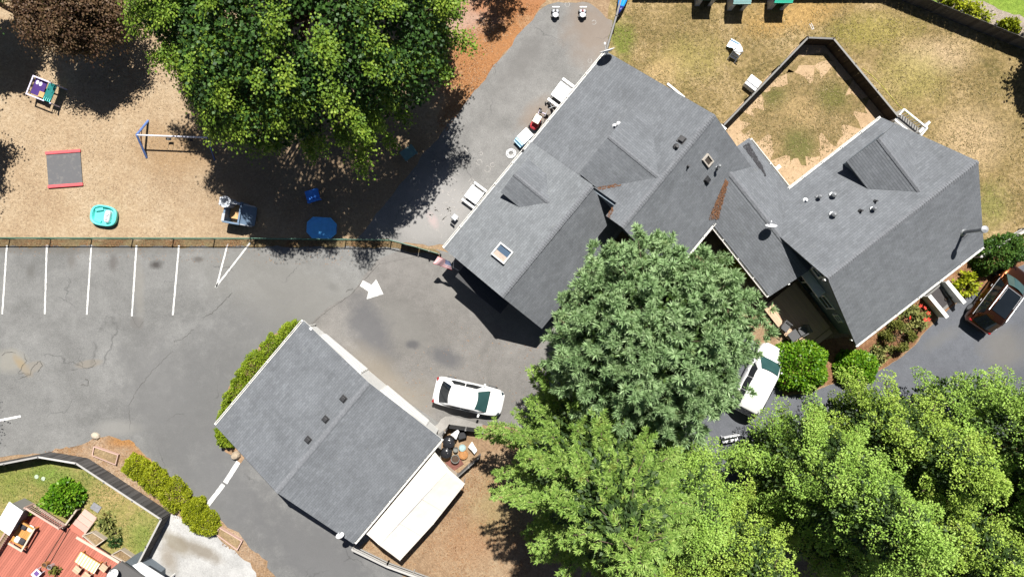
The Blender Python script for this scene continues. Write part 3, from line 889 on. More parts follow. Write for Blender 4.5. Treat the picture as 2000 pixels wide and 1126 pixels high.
# ---- the house on the right
vR = Vector((0.613, -0.79)); uR = Vector((0.79, 0.613)); angR = math.atan2(uR.y, uR.x)
oR = uR * 19.5 + vR * 10.63
houseR = thing('house', 'grey roofed house with round vents and a tall stove pipe beside the driveway', 'house', (oR.x, oR.y, 0), angR)
zRN = lambda x, y: 5.35 - 0.561 * y
zRS = lambda x, y: 5.35 + 0.551 * y
yN, yS = 4.99, -5.08
roof_slope(houseR, [(-4.95, yN, zRN(0, yN)), (4.85, yN, zRN(0, yN)), (6.05, 0, 5.35), (-4.87, 0, 5.35)])
roof_slope(houseR, [(-4.95, yS, zRS(0, yS)), (4.95, yS, zRS(0, yS)), (6.05, 0, 5.35), (-4.87, 0, 5.35)])
ridge_cap(houseR, (-4.87, 0, 5.35), (6.05, 0, 5.35), 0.55)
m = MB(); m.profile_x([(4.6, 0), (4.6, 2.6), (0, 5.14), (-4.7, 2.58), (-4.7, 0)], -4.45, 4.5); m.build('wall', SIDING, houseR)
dormer(houseR, 2.53, 5.03, 4.49, 0.60, 1.78, 4.03, 4.40, 2.40, zRN)
gutter(houseR, (-2.6, yN + .01, zRN(0, yN) - .07), (4.85, yN + .01, zRN(0, yN) - .07), out=(0, 1, 0))
gutter(houseR, (-4.95, yS - .01, zRS(0, yS) - .07), (4.95, yS - .01, zRS(0, yS) - .07), out=(0, -1, 0))
for (px, py, r, h, mt, cp) in ((1573, 391, .07, .22, PLAST_W, False), (1597, 385, .07, .32, GREYM, True), (1680, 412, .06, .30, VENT, False), (1709, 393, .05, .30, VENT, False)):
    pipe_vent(houseR, on_roof(houseR, px, py, zRN), r, h, mt, cap=cp)
for (px, py, r) in ((1625, 381, .15), (1625, 419, .15), (1703, 408, .11)):
    p = on_roof(houseR, px, py, zRN); m = MB()
    m.lathe([(r * 1.2, -0.15), (r * 1.2, 0.05), (r * 0.8, 0.06), (r * 0.8, 0.28), (r * 1.1, 0.29), (r * 1.1, 0.36), (r * 0.4, 0.44)], p, 16)
    m.build('round_vent', GREYM, houseR)
p = on_roof(houseR, 1881, 453, zRS)
m = MB(); m.tube(p + Vector((0, 0, -0.2)), p + Vector((0, 0, 1.75)), 0.11, 0.11, 14); m.tube(p, p + Vector((0, 0, 0.12)), 0.26, 0.15, 14)
sp_ = m.build('stove_pipe', GREYM, houseR)
m = MB(); m.lathe([(0.12, 1.72), (0.21, 1.76), (0.21, 1.9), (0.05, 2.0)], p, 14); m.build('rain_cap', STEEL, sp_)
m = MB(); m.tube(p + Vector((0, 0, 0.9)), p + Vector((0.35, -0.3, 0.0)), 0.012); m.build('stay', STEEL, sp_)
# west gable wall: windows, deck door
for y, z, w, h in ((1.7, 3.35, 0.7, 0.8), (0.2, 3.75, 0.75, 1.0), (-2.1, 1.6, 1.0, 1.1), (-3.4, 1.6, 0.5, 0.6)):
    window(houseR, (-4.45, y, z), w, h, (-1, 0, 0))
m = MB(); m.box((-4.47, -0.5, 1.38), (0.06, 1.7, 2.0)); d_ = m.build('patio_door', GLASS, houseR)
m = MB(); m.box((-4.48, -0.5, 1.38), (0.085, 0.07, 2.01)); m.build('frame', WHITE, d_)
for x in (-2.5, 0.8, 3.2):
    window(houseR, (x, -4.7, 1.6), 1.1, 1.1, (0, -1, 0)); window(houseR, (x, 4.6, 1.6), 1.1, 1.1, (0, 1, 0))
window(houseR, (4.5, 0, 1.7), 1.3, 1.1, (1, 0, 0))
m = MB(); m.box((-4.95, -0.02, 5.05), (0.12, 0.12, 0.3)); m.build('rafter_end', WHITE, houseR)
m = MB(); m.box((-5.0, -4.6, 2.62), (0.1, 0.1, 0.2)); m.build('rafter_end', WHITE, houseR)
dish(houseR, local(houseR, W(1497, 446, 3.3)), local_dir(houseR, (-0.05, 0.9, 0.36)), 0.33, 0.75)
m = MB(); m.box((-4.7, -0.4, 2.55), (0.6, 1.9, 0.09)); m.build('door_hood', WHITE, houseR)

# ---- the low link between the two houses
uC = Vector((0.622, -0.783)); angC = math.atan2(uC.y, uC.x)
link = thing('breezeway', 'low shingled breezeway joining the two grey houses under a satellite dish', 'breezeway', (13.145, 6.83, 0), angC)
zCN = lambda x, y: 3.5 - 0.40 * y
zCS = lambda x, y: 3.5 + 0.43 * y
roof_slope(link, [(-1.0, 2.64, zCN(0, 2.64)), (7.4, 2.64, zCN(0, 2.64)), (7.4, 0, 3.5), (-1.2, 0, 3.5)])
roof_slope(link, [(0.2, -2.44, zCS(0, -2.44)), (7.4, -2.44, zCS(0, -2.44)), (7.4, 0, 3.5), (-1.2, 0, 3.5)])
ridge_cap(link, (-0.2, 0, 3.5), (5.2, 0, 3.5), 0.42)
gutter(link, (1.43, -2.45, 2.39), (7.4, -2.45, 2.39), out=(0, -1, 0), hang=1.3)
gutter(link, (-0.9, 2.65, 2.38), (3.02, 2.65, 2.38), out=(0, 1, 0))
m = MB(); m.profile_x([(2.3, 0), (2.3, 2.44), (0, 3.34), (-1.2, 2.84), (-1.2, 0)], -0.6, 6.6); m.build('wall', SIDING, link)
for x in (2.2, 4.6, 7.0):
    m = MB(); m.box((x, -2.25, 1.17), (0.11, 0.11, 2.34)); m.build('post', WHITE, link)
m = MB(); m.box((7.44, -1.2, 2.9), (0.05, 0.12, 0.16)); m.build('rafter_end', WHITE, link)
m = MB(); m.box((1.6, 3.0, 1.7), (0.22, 0.75, 0.10)); m.tube((1.6, 2.4, 1.7), (1.6, 3.35, 1.7), 0.05); m.build('downpipe', GUTTER, link)
# a strip of grit and needles that has slid down the link roof
def debris(name, quad, n, mat, zf, seed, size=0.05):
    rg = np.random.default_rng(seed); q = [Vector(p) for p in quad]; m = MB()
    for _ in range(n):
        a, b = rg.random(), rg.random()
        p = (q[0] * (1 - a) + q[1] * a) * (1 - b) + (q[3] * (1 - a) + q[2] * a) * b
        z = zf(p.x, p.y) + 0.028
        t = rg.random() * 6.28; s = size * rg.uniform(0.5, 1.4)
        m.add([(p.x + math.cos(t + k) * s * (1 if j % 2 == 0 else 0.4), p.y + math.sin(t + k) * s * (1 if j % 2 == 0 else 0.4), z + rg.uniform(0, 0.03)) for j, k in enumerate((0, PI / 2, PI, 1.5 * PI))], [(0, 1, 2, 3)])
    return m, n
NEED = simple('fallen_needles', (0.155, 0.075, 0.038), 0.9, 0.6, 12)
GRIT = simple('roof_grit', (0.05, 0.05, 0.055), 0.95, 0.4, 30)
def debris_part(parent, px_quad, n, mat, zf, seed, size=0.05, name='needle_litter'):
    quad = [on_roof(parent, x, y, zf) for x, y in px_quad]
    m, _ = debris(name, quad, n, mat, zf, seed, size)
    o = m.build(name, mat, parent, fix=False); o['kind'] = 'stuff'
def zValley(x, y):
    w = Matrix.Rotation(angC, 3, 'Z') @ Vector((x, y, 0)) + Vector(link.location)
    q = local(houseL, w)
    return max(zCS(x, y), zS2(q.x, q.y)) + 0.02
debris_part(link, [(1417, 350), (1422, 356), (1403, 428), (1384, 428)], 620, NEED, zValley, 3, 0.055)
debris_part(link, [(1451, 286), (1462, 279), (1490, 328), (1484, 330)], 420, GRIT, zCN, 4, 0.06)
debris_part(link, [(1484, 326), (1488, 324), (1496, 343), (1494, 344)], 90, GRIT, zCN, 5, 0.05)
debris_part(houseL, [(1164, 362), (1170, 372), (1215, 362), (1200, 358)], 130, NEED, zN, 6, 0.05)
debris_part(houseL, [(1184, 424), (1190, 426), (1199, 407), (1195, 405)], 60, NEED, zN, 7, 0.05)

# ---- the detached garage
uG = Vector((0.643, 0.766)); angG = math.atan2(uG.y, uG.x); vG = Vector((0.766, -0.643))
oG = uG * (-14.03) + vG * (-2.98)
garage = thing('garage', 'detached garage with a low grey shingled gable roof and three square vents', 'garage', (oG.x, oG.y, 0), angG)
yg = 5.6; zG = lambda x, y: 3.5 - 0.205 * abs(y)
roof_slope(garage, [(-4.2, yg, zG(0, yg)), (4.26, yg, zG(0, yg)), (4.2, 0, 3.5), (-4.4, 0, 3.5)], fascia=WHITE)
roof_slope(garage, [(-4.3, -yg, zG(0, yg)), (4.15, -yg, zG(0, yg)), (4.2, 0, 3.5), (-4.4, 0, 3.5)], fascia=WHITE)
ridge_cap(garage, (-4.4, 0, 3.5), (4.2, 0, 3.5), 0.22)
m = MB(); m.profile_x([(5.2, 0), (5.2, 2.24), (0, 3.30), (-5.2, 2.24), (-5.2, 0)], -3.85, 3.96); m.build('wall', SIDEW, garage)
gutter(garage, (-4.2, yg + .01, zG(0, yg) - .07), (4.2, yg + .01, zG(0, yg) - .07), out=(0, 1, 0))
gutter(garage, (-4.25, -yg - .01, zG(0, yg) - .07), (4.15, -yg - .01, zG(0, yg) - .07), out=(0, -1, 0))
for px, py in ((671, 778), (636, 818), (602, 858)):
    box_vent(garage, on_roof(garage, px, py, zG), -math.atan(0.205), 0.30, 0.13)
for y in (2.6, -2.6):
    m = MB(); m.box((3.98, y, 1.1), (0.06, 3.6, 2.1)); d_ = m.build('garage_door', WHITE, garage)
    for z in (0.32, 0.84, 1.36, 1.88):
        m = MB(); m.box((4.02, y, z), (0.04, 3.5, 0.44)); m.build('panel', WHITE, d_)
dish(garage, (-4.3, -4.7, 2.35), local_dir(garage, (-0.25, 0.9, 0.4)), 0.27, 0.4)
m = MB(); m.tube((4.03, 5.3, 0.1), (4.03, 5.3, 2.3), 0.045); m.build('downpipe', GUTTER, garage)
m = MB(); m.box((4.2, 4.9, 2.45), (0.16, 0.16, 0.16)); m.build('rafter_end', WHITE, garage)

# ---------------------------------------------------------------- fences
def board_fence(name, label, cat, px_pts, h, bw, gap, mb, mp, cap=None, side=1, post_every=2.4, seed=1, group=None, post_h=0.05):
    pts = [W(x, y).to_2d() for x, y in px_pts]
    o0 = Vector((pts[0].x, pts[0].y, 0))
    t = thing(name, label, cat, o0, 0, group)
    rg = random.Random(seed)
    proto = None
    pp = None
    for i in range(len(pts) - 1):
        a, b = pts[i], pts[i + 1]; d = b - a; L = d.length; dn = d.normalized(); q = Vector((-dn.y, dn.x)) * side
        az = math.atan2(dn.y, dn.x); n = math.ceil(L / (bw + gap))
        for k in range(n):
            c = a + dn * ((k + 0.5) * L / n) - o0.to_2d() + q * (0.035 + 0.004 * (k % 2))
            jz = rg.uniform(-0.015, 0.015)
            if proto is None:
                m = MB(); m.box((0, 0, h / 2), (bw, 0.02, h)); proto = m.build('board', mb, t, (c.x, c.y, jz), az)
            else:
                mesh_copy(proto, (c.x, c.y, jz), (rg.uniform(-0.012, 0.012), rg.uniform(-0.006, 0.006), az + rg.uniform(-0.03, 0.03)), t)
        m = MB()
        for z in (0.28, h * 0.55, h - 0.18):
            p = a - o0.to_2d(); r = b - o0.to_2d()
            m.box((*(p + r) / 2, z), (L, 0.045, 0.09), az)
        m.build('rail', mp, t)
        np_ = max(1, round(L / post_every))
        for k in range(np_ + (1 if i == len(pts) - 2 else 0)):
            c = a + dn * (k * L / np_) - o0.to_2d() - q * 0.05
            if pp is None:
                m = MB(); m.box((0, 0, (h + post_h) / 2), (0.10, 0.10, h + post_h)); pp = m.build('post', mp, t, (c.x, c.y, 0), az)
            else:
                mesh_copy(pp, (c.x, c.y, 0), (0, 0, az), t)
        if cap:
            p = a - o0.to_2d() + q * 0.01; r = b - o0.to_2d() + q * 0.01
            m = MB(); m.box((*(p + r) / 2, h + 0.035), (L + 0.05, 0.11, 0.028), az); m.build('cap_rail', cap, t)
    return t

BR_DK = mat_boards('dark_brown_boards', (0.045, 0.034, 0.026), (18, 18, 0.7))
GR_DK = mat_boards('weathered_dark_boards', (0.085, 0.082, 0.08), (18, 18, 0.7), 0.45)
GR_MD = mat_boards('weathered_grey_boards', (0.20, 0.195, 0.185), (2, 18, 18), 0.3)
GR_LT = mat_boards('pale_grey_boards', (0.38, 0.37, 0.35), (2, 18, 18), 0.25)
board_fence('board_fence', 'dark brown board fence round the worn little dirt yard between the houses', 'fence',
            [(1403, 252), (1563, 86), (1612, 88), (1735, 236)], 1.12, 0.16, 0.004, BR_DK, BR_DK, GR_MD, side=-1, seed=2)
board_fence('board_fence', 'long black weathered board fence behind the dry lawn, with green lawn beyond', 'fence',
            [(1240, -16), (1724, -15), (1984, 90), (2110, 142)], 1.22, 0.145, 0.004, GR_DK, GR_DK, None, side=-1, seed=3)
board_fence('board_fence', 'bent grey board fence around the small back yard with the red deck', 'fence',
            [(-30, 908), (100, 883), (172, 895), (333, 1001), (278, 1108), (262, 1150)], 1.2, 0.145, 0.006, GR_DK, GR_DK, GR_LT, side=1, seed=4)

def rail_fence(name, label, px_pts, h, zs, mat, post=0.09, rail=(0.04, 0.11), every=2.2, cap=False):
    pts = [W(x, y).to_2d() for x, y in px_pts]
    o0 = Vector((pts[0].x, pts[0].y, 0)); t = thing(name, label, 'fence', o0)
    for i in range(len(pts) - 1):
        a, b = pts[i] - o0.to_2d(), pts[i + 1] - o0.to_2d(); d = b - a; L = d.length; dn = d.normalized(); az = math.atan2(dn.y, dn.x)
        for z in zs:
            m = MB(); m.box((*(a + b) / 2, z), (L, rail[0], rail[1]), az); m.build('rail', mat, t)
        if cap:
            m = MB(); m.box((*(a + b) / 2, h + 0.02), (L, 0.14, 0.03), az); m.build('cap_rail', mat, t)
        n = max(1, round(L / every))
        for k in range(n + 1):
            c = a + dn * (k * L / n); m = MB(); m.box((*c, h / 2), (post, post, h)); m.build('post', mat, t)
    return t
rail_fence('rail_fence', 'grey wooden rail fence along the road below the garage and cream canopy', [(694, 1062), (760, 1094), (860, 1130)], 0.9, (0.3, 0.6, 0.86), GR_LT, cap=True)
rail_fence('rail_fence', 'pale wooden rail fence climbing from the driveway house to the right edge', [(1893, 503), (1948, 470), (2030, 425)], 1.1, (0.35, 0.72, 1.05), GR_LT, cap=True, every=2.0)
board_fence('side_fence', 'short dark fence with grey cap that the blue kayak leans on', 'fence', [(1180, 110), (1199, 45), (1222, -40)], 1.15, 0.15, 0.1, GR_DK, GR_DK, GR_MD, side=1, seed=6)

# wire fence of the playground
GREENW = simple('green_coated_wire', (0.07, 0.16, 0.11), 0.5, 0.2, 5)
t = thing('wire_fence', 'green wire mesh fence between wood chip playground and parking lot', 'fence', W(-60, 466))
o0 = W(-60, 466)
pts = [W(-60, 466) - o0, W(500, 467) - o0, W(765, 470) - o0, W(818, 484) - o0]
hF = 0.95
for a, b in zip(pts[:-1], pts[1:]):
    m = MB(); m.tube(a + Vector((0, 0, hF)), b + Vector((0, 0, hF)), 0.030, n=6); m.tube(a + Vector((0, 0, 0.08)), b + Vector((0, 0, 0.08)), 0.014, n=5); m.build('top_rail', GREENW, t)
    d = b - a; L = d.length; d.normalize(); n = max(1, round(L / 2.6))
    for k in range(n + 1):
        m = MB(); p = a + d * (k * L / n); m.tube(p, p + Vector((0, 0, hF + 0.05)), 0.035, n=6); m.build('post', GREENW, t)
    m = MB(); n = int(L / 0.12)
    for k in range(n):
        p = a + d * (k * L / n); q = p + d * min(0.8, L - k * L / n)
        for u_, v_ in ((p, q), (q, p)):
            m.tube(u_ + Vector((0, 0, 0.08)), v_ + Vector((0, 0, hF)), 0.003, n=3, caps=False)
    w_ = m.build('wire_mesh', GREENW, t); w_['kind'] = 'stuff'
g0 = W(820, 485)
t = thing('gate', 'low dark gate of green framed panels beside the flag at the house corner', 'gate', g0, ang(44, 13))
for x0, x1 in ((0.02, 0.72), (0.80, 1.30)):
    m = MB()
    for z in (0.1, 0.9): m.tube((x0, 0, z), (x1, 0, z), 0.025, n=6)
    for x in (x0, x1): m.tube((x, 0, 0), (x, 0, 1.0), 0.03, n=6)
    f_ = m.build('gate_frame', GREENW, t)
    m = MB(); m.box(((x0 + x1) / 2, 0, 0.5), (x1 - x0 - 0.06, 0.02, 0.74)); m.build('panel', BLACK, f_)
for x in (0.76, 1.42):
    m = MB(); m.box((x, 0, 0.55), (0.08, 0.08, 1.1)); m.build('post', GR_MD, t)
m = MB(); m.box((-0.65, 0.0, 0.5), (1.15, 0.03, 0.8)); m.build('panel', BLACK, t)

# ---------------------------------------------------------------- vehicles
TYRE = simple('tyre', (0.016, 0.016, 0.017), 0.8, 0.2, 10)
TRIM = simple('black_trim', (0.015, 0.015, 0.016), 0.45, 0.2, 6)
CARGL = mat_glass('car_glass', (0.006, 0.008, 0.010), 0.05)
SCREENGL = mat_glass('windscreen_glass', (0.02, 0.05, 0.05), 0.06)
def paint(name, col, metallic=0.0, rough=0.25):
    t = NT(name, rough, 0.5, metallic)
    t.b.inputs['Coat Weight'].default_value = 0.6; t.b.inputs['Coat Roughness'].default_value = 0.08
    t.color(t.mix(t.ramp(t.noise(2.0, 5, 0.7, co=t.obj()), [(0.5, 0.0), (0.8, 0.18)]), col, tuple(c * 0.75 for c in col)))
    return t.m
def car(label, cat, loc, rz, body, spec):
    t = thing('parked_car', label, cat, loc, rz)
    L, Wd, zroof, zbelt = spec['L'], spec['W'] / 2, spec['H'], spec['belt']
    xr0, xr1, xf1, xf0 = spec['rear'][0], spec['rear'][1], spec['front'][0], spec['front'][1]
    st = [(-.5, .74, -.12), (-.485, .86, -.06), (-.45, .95, -.02), (-.36, .995, 0), (-.15, 1, .02), (.1, 1, .02), (.22, .995, .0), (.32, .98, -.05), (.41, .93, -.12), (.465, .82, -.19), (.49, .68, -.25), (.5, .56, -.32)]
    rings = []
    for f, w, dz in st:
        x = f * L; zt = zbelt + dz * spec.get('droop', 1); hw = Wd * w; zb = 0.22 + (0.12 if abs(f) > .47 else 0)
        side = [(hw * .86, zb), (hw * .985, zb + .14), (hw, 0.60), (hw * .985, zt - .11), (hw * .93, zt - .02), (hw * .62, zt + .015), (hw * .25, zt + .028)]
        rings.append([(x, y, z) for y, z in side] + [(x, -y, z) for y, z in reversed(side)])
    m = MB(); m.loft(rings); b = m.build('body', body, t, smooth=True)
    wb, wr = Wd * .90, Wd * .70
    rings = []
    for x, zt, w0, w1 in ((xr0, zbelt + .02, wb * .95, wb * .8), ((xr0 * .35 + xr1 * .65), zbelt + (zroof - zbelt) * .68, wb, wr * 1.06), (xr1, zroof - .015, wb, wr), ((xr1 + xf1) / 2, zroof, wb, wr * 1.02), (xf1, zroof - .02, wb, wr), ((xf0 * .4 + xf1 * .6), zbelt + (zroof - zbelt) * .66, wb, wr * 1.06), (xf0, zbelt - .01, wb * .93, wb * .78)):
        side = [(w0, zbelt - .04), (w1 + (w0 - w1) * .45, zbelt + (zt - zbelt) * .55), (w1 * 1.0, zt - .05), (w1 * .86, zt - .008), (w1 * .4, zt + .012)]
        rings.append([(x, y, z) for y, z in side] + [(x, -y, z) for y, z in reversed(side)])
    m = MB(); m.loft(rings); m.build('roof', body, t, smooth=True)
    hz = zroof - zbelt
    def scr(name, x0, x1, s, mat):
        m = MB()
        lo = zbelt + .03; hi = zroof - .035; o = .035 * s
        m.patch((x0 + o, -wb * .84, lo), (x0 + o, wb * .84, lo), (x1 + o, wr * .86, hi + .02), (x1 + o, -wr * .86, hi + .02), 8, 4, (.09 * s, 0, .03))
        return m.build(name, mat, t, smooth=True)
    scr('windscreen', xf0 - .02, xf1 + .02, 1, SCREENGL)
    if spec.get('steep'):
        scr('rear_window', xr0 + .02, xr1, -1, CARGL)
    else:
        scr('rear_window', xr0 + .04, xr1 - .02, -1, CARGL)
    for sg in (1, -1):
        cuts = spec['side']
        for a, c in zip(cuts[:-1], cuts[1:]):
            m = MB()
            y0 = (wb + .012) * sg; y1 = (wr * 1.05 + .018) * sg
            def sx(x, top):   # keep inside the sloping pillars
                if top:
                    return min(max(x, xr1 + .05), xf1 - .08)
                return min(max(x, xr0 + .35), xf0 - .25)
            m.patch((sx(a + .03, 0), y0, zbelt + .02), (sx(c - .03, 0), y0, zbelt + .02), (sx(c - .03, 1), y1, zroof - .09), (sx(a + .03, 1), y1, zroof - .09), 4, 2, (0, .03 * sg, 0))
            m.build('side_window', CARGL, t, smooth=True)
        m = MB(); m.box((xf0 - .35, (Wd + .07) * sg, zbelt + .08), (.13, .20, .13), .15 * sg); m.build('mirror', body, t, bevel=.03)
        m = MB(); m.box((L * .445, Wd * .70 * sg, zbelt - .22), (.30, .26, .10), -.5 * sg, taper=.7); m.build('headlight', GLASS, t, bevel=.02)
        m = MB(); m.box((-L * .478, Wd * .74 * sg, zbelt - .12), (.14, .28, .14), .25 * sg); m.build('tail_light', TAIL, t, bevel=.02)
        for k in spec.get('handles', ()):
            m = MB(); m.box((k, (Wd + .012) * sg, zbelt - .13), (.17, .03, .035)); m.build('door_handle', STEEL if spec.get('chrome') else body, t)
        if spec.get('chrome'):
            m = MB(); m.box(((xr0 + xf0) / 2, (wb + .045) * sg, zbelt + .005), (xf0 - xr0 - .5, .025, .025)); m.build('window_trim', STEEL, t)
    w0 = None
    for x in (-L * .30, L * .305):
        for sg in (1, -1):
            if w0 is None:
                m = MB(); m.tube((0, -.1, 0), (0, .1, 0), .33, .33, 20); w0 = m.build('wheel', TYRE, t, (x, (Wd - .10) * sg, .33), bevel=.03)
                m = MB(); m.tube((0, -.106, 0), (0, .106, 0), .21, .21, 14); r0 = m.build('rim', GREYM, w0)
            else:
                c = w0.copy(); C.objects.link(c); c.parent = t; c.location = (x, (Wd - .10) * sg, .33)
                r = r0.copy(); C.objects.link(r); r.parent = c
    m = MB(); m.box((xf0 + .05, 0, zbelt - .005), (.10, Wd * 1.5, .03)); cw = m.build('cowl', TRIM, t)
    m = MB()
    for y in (-.55, .1): m.tube((xf0 + .03, y, zbelt + .035), (xf0 - .18, y + .5, zbelt + .14), .012, n=5)
    m.build('wiper', TRIM, cw)
    m = MB(); m.box((L * .485, 0, .42), (.10, Wd * 1.2, .16)); m.build('grille', TRIM, t, bevel=.03)
    m = MB(); m.box((-L * .49, 0, .42), (.10, Wd * 1.5, .14)); m.build('bumper', TRIM, t, bevel=.03)
    return t
TAIL = simple('tail_light_red', (0.25, 0.012, 0.012), 0.25, 0.1, 6)
CW = paint('white_car_paint', (0.80, 0.80, 0.79))
car('white sedan parked on the asphalt between the garage and the trees', 'car', W(917, 771), ang(133, 30), CW,
    dict(L=4.5, W=1.84, H=1.46, belt=.93, rear=(-1.80, -1.12), front=(.46, 1.20), side=(-1.35, -.35, .75)))
wsuv = car('white van-like car half hidden under the blue green conifer on the driveway', 'car', W(1474, 738), ang(.46, -.89), CW,
    dict(L=4.75, W=1.90, H=1.78, belt=1.02, rear=(-2.26, -1.98), front=(.62, 1.36), side=(-2.1, -1.0, -.1, .9), steep=True, droop=.7, handles=(-.9, .3)))
COP = paint('copper_car_paint', (0.15, 0.052, 0.02), 0.92, 0.24)
csuv = car('copper brown car with a big glass roof at the right edge of the driveway', 'car', W(1935, 582), ang(.60, -.80), COP,
    dict(L=4.6, W=1.88, H=1.70, belt=1.00, rear=(-2.14, -1.62), front=(.62, 1.42), side=(-1.8, -.8, .1, 1.0), steep=True, droop=.7, handles=(-.8, .35), chrome=True))
m = MB(); m.patch((-1.22, -.52, 1.742), (.50, -.52, 1.742), (.50, .52, 1.742), (-1.22, .52, 1.742), 6, 4, (0, 0, .012)); sr = m.build('sunroof', CARGL, csuv, smooth=True)
m = MB()
for sg in (1, -1): m.tube((-1.35, .66 * sg, 1.76), (.55, .64 * sg, 1.76), .026, n=8)
m.build('roof_rail', STEEL, csuv)
m = MB(); m.box((.02, -.53, 1.757), (.95, .04, .02)); m.box((.02, .53, 1.757), (.95, .04, .02)); m.box((.50, 0, 1.757), (.04, 1.10, .02)); m.build('sunroof_trim', GREYM, csuv)
m = MB()
for sg in (1, -1): m.tube((-1.9, .60 * sg, 1.79), (.5, .60 * sg, 1.80), .022, n=6)
m.build('roof_rail', CW, wsuv)

# ---------------------------------------------------------------- garage-side canopy and junk yard
CANV = simple('cream_canvas', (0.60, 0.56, 0.50), 0.85, 0.05, 1.2, dirt=0.10)
cx = W(812, 990, 2.3); t = thing('canopy', 'long cream canvas shelter leaning against the garage side', 'canopy', (cx.x, cx.y, 0), math.atan2(uG.y, uG.x))
def lc(px, py, z): return local(t, W(px, py, z))
rid = [lc(741, 1064, 2.62), lc(800, 1000, 2.52), lc(872, 922, 2.64)]
lef = [lc(716, 1042, 2.15), lc(775, 972, 2.10), lc(845, 888, 2.2)]
rig = [lc(781, 1094, 2.1), lc(846, 1023, 2.02), lc(904, 950, 2.1)]
def subd(L3, n):
    out = []
    for a, b in zip(L3[:-1], L3[1:]):
        out += [a.lerp(b, i / n) for i in range(n)]
    return out + [L3[-1]]
n = 9; A, B, D = subd(lef, n), subd(rid, n), subd(rig, n)
grid = []
rg = random.Random(5)
for i, (a, b, d) in enumerate(zip(A, B, D)):
    row = []
    for k in range(5): 
        p = a.lerp(b, k / 5); p.z -= 0.025 * math.sin(PI * k / 5) * (0.5 + 1.0 * (i % 6 in (1, 2, 3))) + rg.uniform(-.006, .006); row.append(p)
    row.append(b)
    for k in range(1, 6):
        p = b.lerp(d, k / 5); p.z -= 0.025 * math.sin(PI * k / 5) * (0.5 + 1.0 * (i % 6 in (2, 3, 4))) + rg.uniform(-.006, .006); row.append(p)
    dn = [row[0] + Vector((0, 0, -0.14))] ; up = [row[-1] + Vector((0, 0, -0.14))]
    grid.append(dn + row + up)
e1 = [p + Vector((0.18, 0, -0.22)) for p in grid[-1]]
m = MB(); m.loft([[tuple(p) for p in r] for r in grid] + [[tuple(p) for p in e1]], closed=False, cap=False)
cv = m.build('canvas', CANV, t)
sd = cv.modifiers.new('thickness', 'SOLIDIFY'); sd.thickness = 0.01
m = MB()
for p in (lef[0], lef[1], lef[2], rig[0], rig[1], rig[2]):
    m.tube((p.x, p.y, 0), (p.x, p.y, p.z - .03), 0.028)
    q = t.matrix_world
m.build('frame_pole', STEEL, t)
def seam(pts, r=.012):
    m = MB(); m.path([q + Vector((0, 0, .008)) for q in pts], r, 5); m.build('seam', simple('seam_tape', (.44, .39, .33), .8), t)
for k in (6, 12): seam([Vector(q) for q in grid[k][1:-1]])
seam([Vector(g_[6]) for g_ in grid])
for (a, b) in ((rid[0], rid[2]),):
    m = MB(); m.tube(a - Vector((0, 0, .05)), b - Vector((0, 0, .05)), 0.025); m.build('ridge_pole', STEEL, t)

WOODL = mat_boards('pale_timber', (0.42, 0.36, 0.29), (2, 14, 14), 0.25)
def wall_strip(parent, a, b, h, w, mat, name='side_panel', z=0):
    a, b = Vector(a), Vector(b); d = b - a
    m = MB(); m.box(((a.x + b.x) / 2, (a.y + b.y) / 2, z + h / 2), (d.length, w, h), math.atan2(d.y, d.x)); return m.build(name, mat, parent)
j0 = W(885, 880)
t = thing('storage_pen', 'small walled pen of boards crammed with barrels beside the garage', 'pen', j0)
for a, b, h, mt in (((866, 846), (878, 829), .9, BLACK), ((878, 829), (944, 838), .9, BLACK), ((852, 890), (893, 924), .75, WOODL), ((896, 924), (938, 886), .85, GR_MD)):
    wall_strip(t, W(*a) - j0, W(*b) - j0, h, .07, mt)
    va, vb = W(*a) - j0, W(*b) - j0
    for k in (0.0, 0.5, 1.0):
        p = va.lerp(vb, k); m = MB(); m.box((p.x, p.y, (h + .08) / 2), (.09, .09, h + .08)); m.build('post', GR_MD, t)
BARREL = simple('black_barrel_plastic', (0.02, 0.021, 0.024), 0.22, 0.2, 6)
def barrel(name, label, px, py, r, h, mat, lid=None, group=None, cat='barrel'):
    p = W(px, py, h); t = thing(name, label, cat, (p.x, p.y, 0), 0, group)
    m = MB(); m.lathe([(r * .9, 0), (r * .97, .05), (r, h * .3), (r * 1.03, h * .34), (r, h * .38), (r, h * .68), (r * 1.03, h * .72), (r * .98, h * .76), (r * .9, h - .03), (r * .82, h - .01)], n=20); m.build('shell', mat, t, smooth=True)
    m = MB(); m.lathe([(r * .84, h - .025), (r * .80, h), (r * .45, h + .045), (r * .08, h + .06)], n=20); m.build('lid', lid or mat, t, smooth=True)
    m = MB(); m.lathe([(.05, h), (.05, h + .09), (.02, h + .1)], (r * .3, 0, 0), 8); m.build('bung', mat, t)
    return t
barrel('plastic_barrel', 'larger shiny black barrel nearest the garage roof corner in the pen', 876, 865, .38, .9, BARREL, group='black barrels in the pen')
barrel('plastic_barrel', 'black barrel just below the larger one, close to the garage gutter', 871, 885, .36, .8, BARREL, group='black barrels in the pen')
BUCK = simple('grey_bucket_plastic', (0.16, 0.165, 0.15), 0.6, 0.2, 6); TERR = simple('orange_brown_clay', (0.34, 0.165, 0.06), 0.8, 0.3, 8)
TEALB = simple('pale_teal_plastic', (0.30, 0.42, 0.42), 0.5, 0.2, 6)
